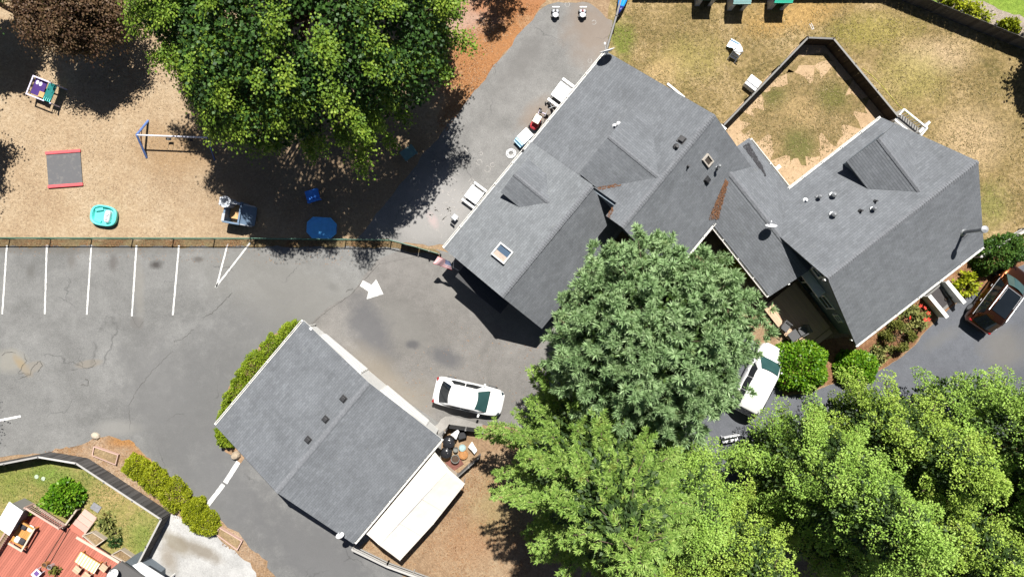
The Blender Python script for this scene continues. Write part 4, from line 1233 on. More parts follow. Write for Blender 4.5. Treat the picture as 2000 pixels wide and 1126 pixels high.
def pot(name, label, px, py, r, h, mat, fill=None, cat='bucket', plant=None):
    p = W(px, py, h); t = thing(name, label, cat, (p.x, p.y, 0))
    m = MB(); m.lathe([(r * .74, 0), (r * .95, h * .85), (r * 1.04, h * .86), (r * 1.04, h), (r * .9, h), (r * .84, h * .8), (.02, h * .78)], n=18); m.build('shell', mat, t)
    if fill:
        m = MB(); m.lathe([(r * .86, h * .8), (r * .80, h * .9), (.02, h * .93)], n=14); m.build('soil', fill, t)
    return t
SOILP = simple('pot_soil', (0.07, 0.045, 0.03), 0.95, 0.4, 20)
pot('bucket', 'grey ringed bucket with a dark hollow beside the rust red floor of the pen', 889, 896, .27, .5, BUCK, SOILP)
pot('bucket', 'small grey bucket squeezed between barrels and boards in the pen', 890, 878, .16, .4, BUCK)
pot('bucket', 'pale teal tub lying in the middle of the pen', 903, 874, .22, .3, TEALB, TEALB)
pot('plant_pot', 'orange brown clay bowl below the pale teal tub', 905, 887, .30, .25, TERR, TERR, 'pot')
RUST = simple('rust_red_board', (0.15, 0.06, 0.045), 0.8, 0.3, 8)
p = W(886, 905); m = MB(); m.box((0, 0, .03), (1.1, .75, .05), .6); m.box((.1, .05, .075), (.5, .4, .03), .2)
tag(m.build('floor_board', RUST, None, (p.x, p.y, .01)), 'rust red board lying flat in the corner of the pen', 'board')
TARP = simple('pale_tarp', (0.62, 0.62, 0.62), 0.5, 0.06, 3)
def tarp(label, pxs, z, mat):
    ps = [W(x, y, z) for x, y in pxs]; c = sum(ps, Vector()) / len(ps); m = MB(); rg = random.Random(int(pxs[0][0]))
    vs = []; N = 6
    m.patch(ps[0] - c, ps[1] - c, ps[2] - c, ps[3] - c, N, N, (0, 0, .06))
    m.v = [(a, b, d + rg.uniform(-.03, .03)) for a, b, d in m.v]
    o = m.build('folded_tarp', mat, None, (c.x, c.y, z)); so = o.modifiers.new('t', 'SOLIDIFY'); so.thickness = .04
    tag(o, label, 'tarp'); return o
tarp('grey folded tarp over the black wall beside the barrels', [(880, 848), (894, 838), (897, 842), (891, 858)], .85, TARP)
tarp('white crumpled sheet lying by the conifer edge of the pen', [(914, 872), (922, 862), (932, 878), (927, 886)], .35, WHITE)
p = W(902, 850, .5); t = thing('crate', 'black plastic crate behind the tarp in the pen', 'crate', (p.x, p.y, 0), .3)
m = MB(); m.box((0, 0, .03), (.5, .42, .05)); [m.box(c, s) for c, s in (((.24, 0, .29), (.025, .42, .46)), ((-.24, 0, .29), (.025, .42, .46)), ((0, .2, .29), (.45, .025, .46)), ((0, -.2, .29), (.45, .025, .46)))]; m.build('shell', TRIM, t)
m = MB(); m.box((0, 0, .5), (.44, .36, .03)); m.build('lid', VENT, t)

# ---------------------------------------------------------------- flag at the house corner
FL = NT('flag_cloth', 0.8, 0.1)
sep = FL.n('ShaderNodeSeparateXYZ'); FL.l(FL.uv(), sep.inputs[0])
st = FL.math('GREATER_THAN', FL.math('FRACT', FL.math('MULTIPLY', sep.outputs['Y'], 6.5)), 0.5)
c = FL.mix(st, (0.55, 0.10, 0.11), (0.80, 0.76, 0.76))
can = FL.math('MULTIPLY', FL.math('LESS_THAN', sep.outputs['X'], 0.4), FL.math('GREATER_THAN', sep.outputs['Y'], 0.462))
mp = FL.n('ShaderNodeMapping'); mp.inputs['Scale'].default_value = (27.5, 16.5, 1); FL.l(FL.uv(), mp.inputs[0])
v_ = FL.n('ShaderNodeTexVoronoi'); v_.inputs['Scale'].default_value = 1; v_.inputs['Randomness'].default_value = 0; FL.l(mp.outputs[0], v_.inputs['Vector'])
star = FL.math('LESS_THAN', v_.outputs['Distance'], 0.27)
c = FL.mix(can, c, FL.mix(star, (0.05, 0.10, 0.28), (0.78, 0.78, 0.8)))
FL.color(c)
f0 = W(886, 522, 2.3)
t = thing('flag', 'striped flag with a blue starred corner hung on a slanted pole at the house corner', 'flag', f0, 0)
tip = W(848, 508, 2.75) - f0
m = MB(); m.tube((0.28, -0.18, -0.30), tip * 0.03, .018); m.tube(tip * 0.03, Vector((0.05, 0.35, 0.5)), .016); m.build('pole', WHITE, t)
NU, NV = 16, 8; vs = []; uvs = []
a00, a10, a11, a01 = W(883, 527, 1.9) - f0, W(846, 514, 2.0) - f0, W(855, 500, 2.35) - f0, W(880, 511, 2.45) - f0
for j in range(NV + 1):
    for i in range(NU + 1):
        s, q = i / NU, j / NV
        p = (a00 * (1 - s) + a10 * s) * (1 - q) + (a01 * (1 - s) + a11 * s) * q
        p.z += .09 * math.sin(s * 9 + q * 2.5) * (0.4 + s); vs.append(p); uvs.append((s, q))
fs = [(j * (NU + 1) + i, j * (NU + 1) + i + 1, (j + 1) * (NU + 1) + i + 1, (j + 1) * (NU + 1) + i) for j in range(NV) for i in range(NU)]
me = bpy.data.meshes.new('cloth'); me.from_pydata([tuple(v) for v in vs], [], fs); ul = me.uv_layers.new(name='UVMap')
for l in me.loops: ul.data[l.index].uv = uvs[l.vertex_index]
me.materials.append(FL.m); me.polygons.foreach_set('use_smooth', [True] * len(me.polygons))
o = bpy.data.objects.new('cloth', me); C.objects.link(o); o.parent = t

# ---------------------------------------------------------------- playground things
PURP = simple('purple_plastic', (0.055, 0.025, 0.14), 0.4, 0.2, 5); TEAL = simple('teal_plastic', (0.015, 0.16, 0.15), 0.4, 0.2, 5)
LAV = simple('lavender_plastic', (0.62, 0.58, 0.72), 0.4, 0.08, 5); TAN = simple('tan_plastic', (0.50, 0.30, 0.13), 0.5, 0.15, 5)
BLUE = simple('blue_plastic', (0.045, 0.24, 0.80), 0.4, 0.15, 4); BLUE2 = simple('light_blue_plastic', (0.10, 0.45, 0.92), 0.38, 0.12, 3)
TURQ = simple('turquoise_plastic', (0.12, 0.60, 0.55), 0.38, 0.08, 3); REDP = simple('red_plastic', (0.48, 0.035, 0.045), 0.45, 0.12, 4)
REDM = simple('coral_red_vinyl', (0.62, 0.10, 0.11), 0.6, 0.12, 4); GREYP = simple('grey_plastic', (0.40, 0.42, 0.45), 0.5, 0.1, 4)
SLATE = simple('slate_blue_plastic', (0.13, 0.19, 0.27), 0.45, 0.15, 4); CREAM = simple('cream_plastic', (0.74, 0.66, 0.55), 0.5, 0.1, 4)
SKYB = simple('sky_blue_plastic', (0.32, 0.60, 0.82), 0.4, 0.1, 4); MAT = None
p = W(89, 178, .6); t = thing('play_kitchen', 'purple and teal play kitchen in a white frame, under the copper tree', 'play kitchen', (p.x, p.y, 0), ang(48, 19))
m = MB(); w, d, hh = 1.6, 1.22, .95
for x in (-w / 2, w / 2):
    for y in (-d / 2, d / 2): m.box((x, y, hh / 2), (.08, .08, hh))
for y in (-d / 2, d / 2): m.box((-w * .13, y, hh + .02), (w * .74 + .08, .08, .06))
m.box((-w / 2, 0, hh + .02), (.08, d - .08, .06)); m.build('frame', LAV, t, bevel=.01)
m = MB(); m.box((-w * .22, .06, hh - .20), (w * .5, d * .86, .05)); fl = m.build('counter', PURP, t)
for x, y in ((-.55, .33), (-.32, .30)):
    m = MB(); m.lathe([(.11, -.02), (.10, .012), (.02, .015)], (x, y, hh - .17), 14, sy=1.4); m.build('hob', LAV, fl)
m = MB(); m.box((-.02, -.30, hh - .15), (.34, .36, .03)); m.build('sink', TAN, fl)
m = MB(); m.box((.54, .12, hh - .02), (.52, .98, .07)); tp = m.build('worktop', TEAL, t, bevel=.015)
m = MB()
for k in range(4): m.box((.34 + k * .13, -.47, hh + .0), (.05, .22, .05))
m.build('shelf_bar', TURQ, tp)
m = MB(); m.box((.54, .58, .5), (.5, .05, .9)); m.build('back_panel', TEAL, t)

BLUEM = simple('blue_painted_metal', (0.10, 0.18, 0.42), 0.45, 0.15, 4); PALEM = simple('pale_painted_metal', (0.62, 0.62, 0.68), 0.45, 0.1, 4)
p = W(288, 272); t = thing('swing_set', 'blue framed toddler swing set at the edge of the tree shade', 'swing set', p)
ex = W(421, 277) - p; ex.z = 0; en = ex.normalized(); az = math.atan2(en.y, en.x); hs = 1.25
m = MB(); m.tube(Vector((0, 0, hs)), ex + Vector((0, 0, hs)), .05, n=10); m.build('top_beam', PALEM, t)
for k, (o_, wd) in enumerate(((Vector((0, 0, 0)), .075), (ex, .035))):
    q = Vector((-en.y, en.x, 0))
    for sg in (1, -1):
        m = MB(); m.tube(o_ + q * 1.2 * sg, o_ + Vector((0, 0, hs + .03)), wd, n=8); m.build('leg', BLUEM, t)
    m = MB(); m.tube(o_ + q * .62 + Vector((0, 0, .72)), o_ - q * .62 + Vector((0, 0, .72)), .025); 
    if k == 0:
        m.tube(o_ + q * .35 + Vector((0, 0, 1.05)), o_ - q * .9 + Vector((0, 0, .36)), .022)
    m.build('crossbar', PALEM if k else simple('red_painted_metal', (.42, .10, .08), .5), t)
for f in (.36, .68):
    c0 = ex * f
    m = MB(); rings = []
    for i in range(9):
        a = PI * i / 8; rings.append([c0 + en * (.17 * math.cos(a)) + Vector((0, s_ * .08, .46 - .10 * math.sin(a) - d_)) for s_, d_ in ((-1, 0), (1, 0), (1, .02), (-1, .02))])
    m.loft(rings); s_ = m.build('swing_seat', TRIM, t)
    m = MB()
    for sg in (1, -1): m.tube(c0 + en * .17 * sg + Vector((0, 0, .46)), c0 + en * .15 * sg + Vector((0, 0, hs)), .008, n=5)
    m.build('chain', STEEL, s_)

RUBM = NT('grey_rubber', 0.8, 0.2); RUBM.color(RUBM.mix(RUBM.ramp(RUBM.noise(3.2, 6, .75), [(.52, 0.0), (.70, .5)]), (0.115, 0.115, 0.12), (0.24, 0.225, 0.20))); RUBM = RUBM.m
p = W(127, 330); t = thing('play_mat', 'grey rubber jumping mat with red padded bars at both ends', 'mat', p, ang(68, -5))
m = MB(); m.box((0, 0, .05), (2.22, 1.98, .06)); m.build('pad', RUBM, t, bevel=.015)
for y in (1.09, -1.09):
    m = MB(); m.box((0.0, y, .075), (2.28, .20, .13)); m.build('padded_bar', REDM, t, bevel=.03)

p = W(208, 422); t = thing('boat_sandbox', 'turquoise boat shaped sandbox with a white steering console', 'sandbox', (p.x, p.y, 0), ang(50, 8))
m = MB(); m.lathe([(.70, 0), (.82, .10), (.86, .36), (.80, .40), (.72, .38), (.66, .16), (.02, .14)], n=36, sx=1.0, sy=.78, power=2.8); m.build('hull', TURQ, t, smooth=False, bevel=.01)
m = MB(); m.lathe([(.30, .14), (.30, .42), (.24, .50), (.04, .52)], (.30, -.02, 0), 20, sx=.62, sy=1.35, power=3); cns = m.build('console', PLAST_W, t, bevel=.015)
m = MB(); m.lathe([(.13, 0), (.14, .02), (.11, .03), (.02, .02)], (.30, .12, .52), 14); m.build('steering_wheel', GREYP, cns)
m = MB(); m.box((-.38, .36, .22), (.50, .20, .14), .3); m.box((-.38, -.36, .22), (.50, .20, .14), -.3); m.build('seat', TURQ, t, bevel=.03)
m = MB(); m.box((.30, -.14, .53), (.16, .22, .03)); m.build('panel', GREYP, cns)

p = W(470, 420); t = thing('castle_climber', 'grey plastic castle climber with a round barrel tower and slide', 'climber', p, ang(48, 8))
m = MB(); m.lathe([(.30, 0), (.30, 1.15), (.37, 1.16), (.37, 1.32), (.25, 1.32), (.22, .9), (.02, .9)], (-.58, .62, 0), 20); m.build('tower', GREYP, t)
m = MB()
for k in range(5):
    a = k * 2 * PI / 5; m.box((-.58 + .33 * math.cos(a), .62 + .33 * math.sin(a), 1.37), (.13, .09, .12), a + PI / 2)
m.build('battlement', GREYP, t)
m = MB()
for x, y, sx, sy in ((-.62, -.1, .12, 1.1), (.36, .12, .12, 1.35), (-.14, .66, .9, .12), (-.1, -.62, 1.08, .12)): m.box((x, y, .55), (sx, sy, 1.1))
m.build('side_wall', SLATE, t, bevel=.02)
m = MB(); m.box((-.62, -.35, 1.12), (.18, .5, .06)); m.box((-.14, .66, 1.12), (.9, .16, .05)); m.build('rim', GREYP, t, bevel=.01)
m = MB(); m.box((-.12, .15, .35), (.84, .90, .06)); m.build('floor', TAN, t)
m = MB(); m.patch((.44, -.60, .98), (.44, .62, 1.02), (1.10, .64, .30), (1.10, -.56, .26), 4, 6, (0, 0, -.05)); sl = m.build('slide', SLATE, t); sl.modifiers.new('t', 'SOLIDIFY').thickness = .06
m = MB(); m.box((.75, .66, .75), (.75, .07, .16), 0, Matrix.Rotation(.75, 3, 'Y')); m.box((.75, -.62, .75), (.75, .07, .16), 0, Matrix.Rotation(.75, 3, 'Y')); m.build('slide_edge', GREYP, t)

p = W(610, 381, .4); t = thing('toddler_seat', 'small bright blue plastic seat in the deep tree shade', 'seat', (p.x, p.y, 0), ang(30, -9))
m = MB(); m.box((0, .06, .36), (.86, .62, .06)); m.build('seat', BLUE, t, bevel=.02)
m = MB(); m.box((0, -.36, .42), (.86, .16, .10)); m.build('step', BLUE, t, bevel=.02)
for x in (-.36, .36):
    for y in (-.36, .30):
        m = MB(); m.box((x, y, .17), (.08, .08, .34)); m.build('leg', BLUE, t)
p = W(628, 445, .3); t = thing('water_table', 'eight sided blue sandbox with its lid on, against the playground fence', 'sandbox', (p.x, p.y, 0), ang(55, 3))
def oct_(a, b, c): return [(a, b - c), (a - c, b), (-a + c, b), (-a, b - c), (-a, -b + c), (-a + c, -b), (a - c, -b), (a, -b + c)]
m = MB(); m.prism(oct_(.92, .66, .36), 0, .30); m.build('basin', BLUE, t, bevel=.03)
m = MB(); m.prism(oct_(.95, .69, .37), .304, .37); m.prism(oct_(.74, .50, .28), .374, .43); l_ = m.build('lid', BLUE2, t, bevel=.025)
m = MB(); m.prism([(x - .12, y) for x, y in oct_(.48, .34, .2)], .434, .46); m.box((.62, 0, .44), (.06, .5, .02)); m.build('raised_panel', BLUE2, l_, bevel=.015)
p = W(798, 298, .5); t = thing('toy_table', 'dull teal toy table almost hidden under the big maple', 'table', (p.x, p.y, 0), ang(30, -22))
m = MB(); m.box((0, 0, .5), (.95, .7, .06)); m.build('tabletop', simple('dull_teal', (.12, .22, .22), .6), t, bevel=.02)
for x in (-.4, .4):
    for y in (-.28, .28):
        m = MB(); m.box((x, y, .235), (.07, .07, .47)); m.build('leg', GREYP, t)

# ---- toys on the path
def walker(label, px, py, accent):
    p = W(px, py, .3); t = thing('ride_on_toy', label, 'ride-on toy', (p.x, p.y, 0), 0, None)
    m = MB(); m.box((0, -.02, .25), (.40, .46, .14)); m.build('body', GREYP, t, bevel=.04)
    m = MB(); m.lathe([(.16, .32), (.17, .38), (.12, .40), (.02, .37)], (0, -.16, 0), 14); m.build('seat', PLAST_W, t)
    m = MB(); m.tube((0, .18, .3), (0, .20, .66), .03); m.box((0, .21, .68), (.46, .07, .06)); m.build('handlebar', PLAST_W, t, bevel=.01)
    m = MB(); m.box((0, .06, .335), (.14, .20, .03)); m.build('panel', accent, t)
    w0 = None
    for x in (-.22, .22):
        for y in (-.2, .16):
            if w0 is None:
                m = MB(); m.tube((-.035, 0, 0), (.035, 0, 0), .10, n=12); w0 = m.build('wheel', TRIM, t, (x, y, .10))
            else: mesh_copy(w0, (x, y, .10), (0, 0, 0), t)
    return t
walker('grey ride-on toy with a black panel at the far end of the path', 1085, 25, TRIM)
walker('grey ride-on toy with a red panel at the far end of the path', 1138, 25, REDP)
def play_table(label, px, py, L, wd, h, rz, top, ends, bench=True):
    p = W(px, py, h); t = thing('play_table', label, 'table', (p.x, p.y, 0), rz)
    m = MB(); m.box((0, 0, h), (L * .62, wd, .05)); m.build('tabletop', top, t, bevel=.015)
    for sg in (1, -1):
        m = MB(); m.box((L * .46 * sg, 0, h * .62), (L * .10, wd * 1.05, .05)); m.build('bench', ends, t, bevel=.015)
        for y in (-.42, .42):
            m = MB(); m.tube((L * .24 * sg, wd * y, h - .03), (L * .46 * sg, wd * y, 0), .035); m.build('leg', ends, t)
            m = MB(); m.tube((L * .46 * sg, wd * y, h * .6), (L * .40 * sg, wd * y, h * .3), .025); m.build('brace', ends, t)
    return t
play_table('white folding play table with benches, topmost of those along the long house', 1097, 180, 1.75, .95, .55, ang(22, -30), PLAST_W, PLAST_W)
play_table('white folding play table with benches, by the chalk marks and the dormer', 926, 380, 1.45, .95, .55, ang(20, -27), PLAST_W, PLAST_W)
p = W(1024, 267, .5); t = thing('toy_bench', 'white topped toy chest with sky blue ends under the eave', 'toy chest', (p.x, p.y, 0), ang(25, -24))
m = MB(); m.box((0, 0, .24), (1.05, .66, .44)); m.build('body', SKYB, t, bevel=.03)
m = MB(); m.box((.08, 0, .49), (.88, .70, .06)); m.build('lid', PLAST_W, t, bevel=.02)
m = MB(); m.box((-.56, 0, .30), (.16, .62, .05)); m.box((-.46, .0, .40), (.05, .3, .16)); m.build('handle', SKYB, t)
p = W(1046, 240, .4); t = thing('toy_car', 'red push car with a cream roof parked along the house wall', 'toy car', (p.x, p.y, 0), ang(14, -24))
m = MB(); m.lathe([(.30, .10), (.36, .18), (.36, .34), (.28, .42), (.03, .44)], n=20, sx=1.2, sy=.75, power=3); m.build('body', REDP, t, smooth=False, bevel=.01)
m = MB(); m.box((.18, 0, .80), (.56, .44, .05)); m.build('roof', CREAM, t, bevel=.03)
for x in (-.06, .40):
    for y in (-.19, .19):
        m = MB(); m.tube((x, y, .36), (x, y, .80), .025); m.build('post', REDP, t)
w0 = None
for x in (-.25, .25):
    for y in (-.27, .27):
        if w0 is None:
            m = MB(); m.tube((0, -.05, 0), (0, .05, 0), .12, n=12); w0 = m.build('wheel', TRIM, t, (x, y, .12))
        else: mesh_copy(w0, (x, y, .12), (0, 0, 0), t)
def trike(label, px, py, rz, col):
    p = W(px, py, .3); t = thing('tricycle', label, 'tricycle', (p.x, p.y, 0), rz)
    m = MB(); m.tube((-.28, 0, .22), (.22, 0, .36), .03); m.tube((.22, 0, .15), (.19, 0, .56), .025); m.tube((-.3, -.22, .1), (-.3, .22, .1), .02); m.build('frame', col, t)
    m = MB(); m.tube((.19, -.23, .56), (.19, .23, .56), .02); m.build('handlebar', STEEL, t)
    m = MB(); m.lathe([(.10, .30), (.11, .34), (.03, .36)], (-.18, 0, 0), 12); m.build('saddle', TRIM, t)
    m = MB(); m.tube((.24, -.025, .15), (.24, .025, .15), .15, n=16); w0 = m.build('wheel', TRIM, t)
    for y in (-.23, .23):
        m = MB(); m.tube((-.3, y - .025, .10), (-.3, y + .025, .10), .10, n=14); m.build('wheel', TRIM, t)
    return t
trike('small lilac framed tricycle on the path beside the red push car', 1061, 221, ang(22, 10), LAV)
trike('dark tricycle tucked under the black end of the white play table', 1076, 206, ang(10, 26), GREYM)
m = MB(); rg = random.Random(3); pts_ = []
for i in range(90):
    a = i / 90 * 5 * 2 * PI; r = .34 - .05 * (i / 90) * 4 + rg.uniform(-.02, .02); pts_.append((math.cos(a) * max(r, .1), math.sin(a) * max(r, .1), .03 + .02 * (i / 18 % 1) + .03 * (i // 30)))
m.path(pts_, .014, 5); p = W(998, 300); tag(m.build('hose_coil', PLAST_W, None, (p.x, p.y, .008)), 'loose coil of white hose on the path at the house eave', 'hose')
p = W(888, 424, .45); t = thing('folding_chair', 'small dark folding chair half under the eave near the chalk drawings', 'chair', (p.x, p.y, 0), ang(10, -12))
m = MB(); m.box((0, 0, .42), (.36, .34, .03)); m.build('seat', GREYP, t); m = MB(); m.box((-.18, 0, .66), (.03, .34, .24)); m.build('backrest', TRIM, t)
for x in (-.15, .15):
    for y in (-.15, .15):
        m = MB(); m.tube((x, y, 0), (x, y, .42), .014); m.build('leg', STEEL, t)

# ---- things on the dry lawn
GRN1 = simple('pale_teal_roof', (0.30, 0.52, 0.50), 0.5, 0.08, 5); GRN2 = simple('bright_green_roof', (0.01, 0.55, 0.36), 0.45, 0.08, 5); GRN3 = simple('deep_green_roof', (0.03, 0.20, 0.16), 0.5, 0.1, 5)
def playhouse(label, px, py_edge, w, roofm, hz=1.30, dark=False):
    e = W(px, py_edge, hz); d = 1.2; t = thing('playhouse', label, 'playhouse', (e.x, e.y + d / 2, 0), 0)
    for x, sx, y, sy in ((-w / 2 + .06, .06, 0, d - .25), (w / 2 - .06, .06, 0, d - .25)):
        m = MB(); m.box((x, y, .6), (sx, sy, 1.2)); m.build('side_wall', GREYP, t)
    m = MB(); m.box((-w * .34, -d / 2 + .16, .6), (w * .24, .05, 1.2)); m.box((w * .36, -d / 2 + .16, .6), (w * .2, .05, 1.2)); m.build('front_wall', GREYP, t)
    m = MB(); m.box((0, d / 2 - .12, .6), (w - .14, .05, 1.2)); m.build('back_wall', GREYP, t)
    m = MB()
    z0, z1 = hz, hz + .42
    for sg in (-1, 1):
        a = Vector((-w / 2, d / 2 * sg, z0)); b = Vector((w / 2, d / 2 * sg, z0)); c_ = Vector((w / 2, 0, z1)); d_ = Vector((-w / 2, 0, z1))
        k = Vector((0, 0, -.06)); m.add([a, b, c_, d_, a + k, b + k, c_ + k, d_ + k], [(0, 1, 2, 3), (7, 6, 5, 4), (0, 4, 5, 1), (1, 5, 6, 2), (2, 6, 7, 3), (3, 7, 4, 0)])
    r = m.build('roof', roofm, t)
    m = MB()
    for sg in (-1, 1):
        for j in range(6):
            f = (j + .5) / 6; m.box((0, d / 2 * sg * (1 - f), z0 + (z1 - z0) * f + .015), (w, .035, .03))
    m.build('roof_rib', roofm, r)
    m = MB(); m.profile_x([(-d / 2 + .2, 1.2), (0, 1.58), (d / 2 - .2, 1.2)], -w / 2 + .05, -w / 2 + .09); m.build('gable', GREYP, t)
    return t
playhouse('toy playhouse with a dark green roof, leftmost of the three by the top fence', 1384, 0, 1.15, GRN3)
playhouse('toy playhouse with a pale teal roof, middle of the three by the top fence', 1449, 9, 1.12, GRN1)
playhouse('toy playhouse with a bright green roof, rightmost of the three by the top fence', 1530, 7, 1.16, GRN2)
p = W(1527, 17); t = thing('toy_scoop', 'white toy scoop lying in the bright green playhouse shadow', 'toy', (p.x, p.y, 0), .5)
m = MB(); m.lathe([(.09, 0), (.12, .05), (.10, .10), (.02, .11)], (0, 0, 0), 12, sx=1.5); m.tube((.1, 0, .06), (.38, .05, .05), .02); m.build('bowl', PLAST_W, t)
PALEB = simple('pale_blue_plastic', (0.50, 0.66, 0.82), 0.4, 0.08, 4)
p = W(1436, 94, .5); t = thing('toy_slide', 'little curved slide in white and pale blue plastic on the dry grass', 'slide', (p.x, p.y, 0), 0)
m = MB(); ring = []
path_ = [(1423, 84, .12), (1429, 87, .16), (1436, 90, .34), (1440, 95, .55), (1441, 101, .72)]
P_ = [W(x, y, z) - Vector((p.x, p.y, 0)) for x, y, z in path_]
for i, q in enumerate(P_):
    a = P_[max(i - 1, 0)]; b = P_[min(i + 1, len(P_) - 1)]; d = (b - a); d.z = 0; d.normalize(); s = Vector((-d.y, d.x, 0)); hw = .24
    ring.append([q + s * hw + Vector((0, 0, .10)), q + s * hw * .9, q - s * hw * .9, q - s * hw + Vector((0, 0, .10)), q - s * (hw + .05) + Vector((0, 0, .10)), q - s * hw * .95 - Vector((0, 0, .06)), q + s * hw * .95 - Vector((0, 0, .06)), q + s * (hw + .05) + Vector((0, 0, .10))])
m.loft(ring[:3]); m.build('slide_chute', PALEB, t)
m = MB(); m.loft(ring[2:]); m.build('slide_bend', PLAST_W, t)
q0 = W(1438, 104, .5) - Vector((p.x, p.y, 0)); rz = ang(12, 5)
for k in range(3):
    m = MB(); m.box((q0.x - .05 * k, q0.y - .09 * k, .62 - .2 * k), (.44, .14, .05), -.5); m.build('step', PLAST_W, t, bevel=.01)
for sg in (1, -1):
    m = MB(); e_ = Vector((math.cos(-.5), math.sin(-.5), 0)) * .25 * sg
    m.tube(Vector((q0.x - .2, q0.y - .36, 0)) + e_, Vector((q0.x + .05, q0.y + .08, .95)) + e_, .035); m.build('ladder_rail', GREYP, t)
p = W(1472, 161, .5); t = thing('storage_chest', 'white rounded storage chest standing outside the brown fence', 'chest', (p.x, p.y, 0), ang(18, 14))
m = MB(); m.box((0, -.05, .22), (.82, .74, .42)); m.build('body', PLAST_W, t, bevel=.05)
m = MB(); m.box((0, .10, .47), (.86, .50, .08)); m.build('lid', PLAST_W, t, bevel=.035)
m = MB(); m.box((0, -.29, .465), (.86, .20, .07)); m.build('lid', PLAST_W, t, bevel=.03)
p = W(1585, 52); m = MB(); m.tube((-.06, .2, .02), (-.06, -.2, .02), .018); m.tube((.06, .2, .02), (.06, -.2, .02), .018); m.tube((-.06, -.2, .02), (.06, -.2, .02), .018)
tag(m.build('wire_hoop', PLAST_W, None, (p.x, p.y, .006), .45), 'small white wire hoop lying alone on the dry lawn', 'hoop')
# kayak
KAY = simple('kayak_blue', (0.02, 0.28, 0.85), 0.25, 0.15, 2); KAYD = simple('kayak_dark_blue', (0.015, 0.03, 0.16), 0.35, 0.2, 3)
p = W(1222, -20, .7); t = thing('kayak', 'blue kayak with dark ends tilted against the capped fence', 'kayak', (p.x, p.y, .55), ang(14, -52) )
m = MB(); rings = []
for i in range(13):
    f = -1 + 2 * i / 12; r = max(.03, (1 - abs(f) ** 2.3)); w_ = .36 * r; hh = .16 * r + .03
    rings.append([(f * 1.6, w_ * math.cos(a), hh * math.sin(a) + .05 * f * f) for a in [2 * PI * k / 14 for k in range(14)]])
m.loft(rings); k_ = m.build('hull', KAY, t, smooth=True)
k_.rotation_euler = (-.55, 0, 0)
m = MB(); m.lathe([(.30, .165), (.26, .19), (.22, .16), (.03, .10)], (.1, 0, 0), 18, sx=1.6, sy=.75); cp_ = m.build('cockpit', KAYD, k_)
m = MB(); m.loft([[(x * 1.003, y * 1.03, z * 1.03) for x, y, z in r] for r in rings[:3]]); m.build('dark_end', KAYD, k_, smooth=True)
m = MB(); m.tube((-1.5, .02, .16), (1.4, .10, .20), .022); m.build('paddle', PLAST_W, k_)
# yellow hose along the brown fence
m = MB(); rg = random.Random(8); pts_ = []
for i in range(40):
    f = i / 39; q = W(1684 + (1800 - 1684) * f, 134 + (246 - 134) * f - 4 * math.sin(f * PI * 2.2)); pts_.append((q.x, q.y, .025))
m.path(pts_, .016, 5); o = m.build('garden_hose', simple('yellow_hose', (0.55, 0.52, 0.10), .5, .1), None); tag(o, 'thin yellow garden hose trailing along the outside of the brown fence', 'hose')

# ---- porch behind the right house
p = W(1765, 246); t = thing('porch_rail', 'white porch landing with slatted sides at the back of the driveway house', 'porch', p, ang(42, 34))
m = MB(); m.box((0, -.15, .35), (1.9, .9, .06)); m.build('landing', GR_MD, t)
for y in (.3, -.6):
    m = MB(); m.box((0, y, 1.0), (1.9, .10, .06)); m.build('handrail', WHITE, t)
for x in (-.95, .95):
    m = MB(); m.box((x, -.15, .51), (.09, .95, 1.02)); m.build('end_post', WHITE, t)
for k in range(9):
    m = MB(); m.box((-.76 + k * .19, .3, .66), (.04, .04, .62)); m.build('baluster', WHITE, t)
p = W(1800, 250, .6); t = thing('stair_rail', 'short white handrail board standing out from the porch onto the dry lawn', 'handrail', (p.x, p.y, 0), ang(22, -22))
m = MB(); m.box((0, 0, .9), (.95, .16, .06)); m.build('handrail', WHITE, t)
for x in (-.4, .4):
    m = MB(); m.box((x, 0, .44), (.09, .09, .87)); m.build('post', WHITE, t)

# ---- entrance ramp
p = W(1833, 585); t = thing('entrance_ramp', 'short entrance ramp with white side walls and dark grip mat by the driveway', 'ramp', p, ang(34, 41))
m = MB(); m.profile_y([(-.85, 0), (-.85, .35), (.75, .05), (.75, 0)], -.55, .55); m.build('ramp', GR_MD, t)
m = MB(); R = Matrix.Rotation(math.atan(.30 / 1.6), 3, 'Y'); m.box((-.1, 0, .235), (1.3, .86, .02), m=R); m.build('grip_mat', simple('grip_mat', (.055, .05, .05), .9, .3, 20), t)
for y in (-.72, .72):
    m = MB(); m.box((-.05, y, .45), (1.75, .10, .90)); w_ = m.build('side_wall', WHITE, t)
    m = MB(); m.box((-.05, y, .925), (1.80, .24, .05)); m.build('cap', WHITE, w_)
pot('plant_pot', 'little dark pot with leafy plant inside the ramp side wall', 1849, 583, .12, .25, TRIM, SOILP, 'pot')

# ---- tan deck
TANW = mat_boards('tan_deck_boards', (0.50, 0.35, 0.24), (1.2, 20, 20), 0.14)
p = W(1560, 640, .35); dk = thing('timber_deck', 'tan timber deck in the shade of the driveway house gable', 'deck', (p.x, p.y, 0), ang(72, 92))
corners = [local(dk, W(x, y, .35)) for x, y in ((1490, 600), (1560, 560), (1620, 640), (1562, 675))]
proto = None
L0, L1 = min(c.x for c in corners), max(c.x for c in corners); y0, y1 = min(c.y for c in corners), max(c.y for c in corners)
nb = int((y1 - y0) / .145)
for k in range(nb):
    y = y0 + (k + .5) * (y1 - y0) / nb
    if proto is None:
        m = MB(); m.box((0, 0, 0), (L1 - L0, .138, .035)); proto = m.build('deck_board', TANW, dk, ((L0 + L1) / 2, y, .335))
    else: mesh_copy(proto, ((L0 + L1) / 2 + random.uniform(-.01, .01), y, .335 + random.uniform(-.002, .002)), (0, 0, 0), dk)
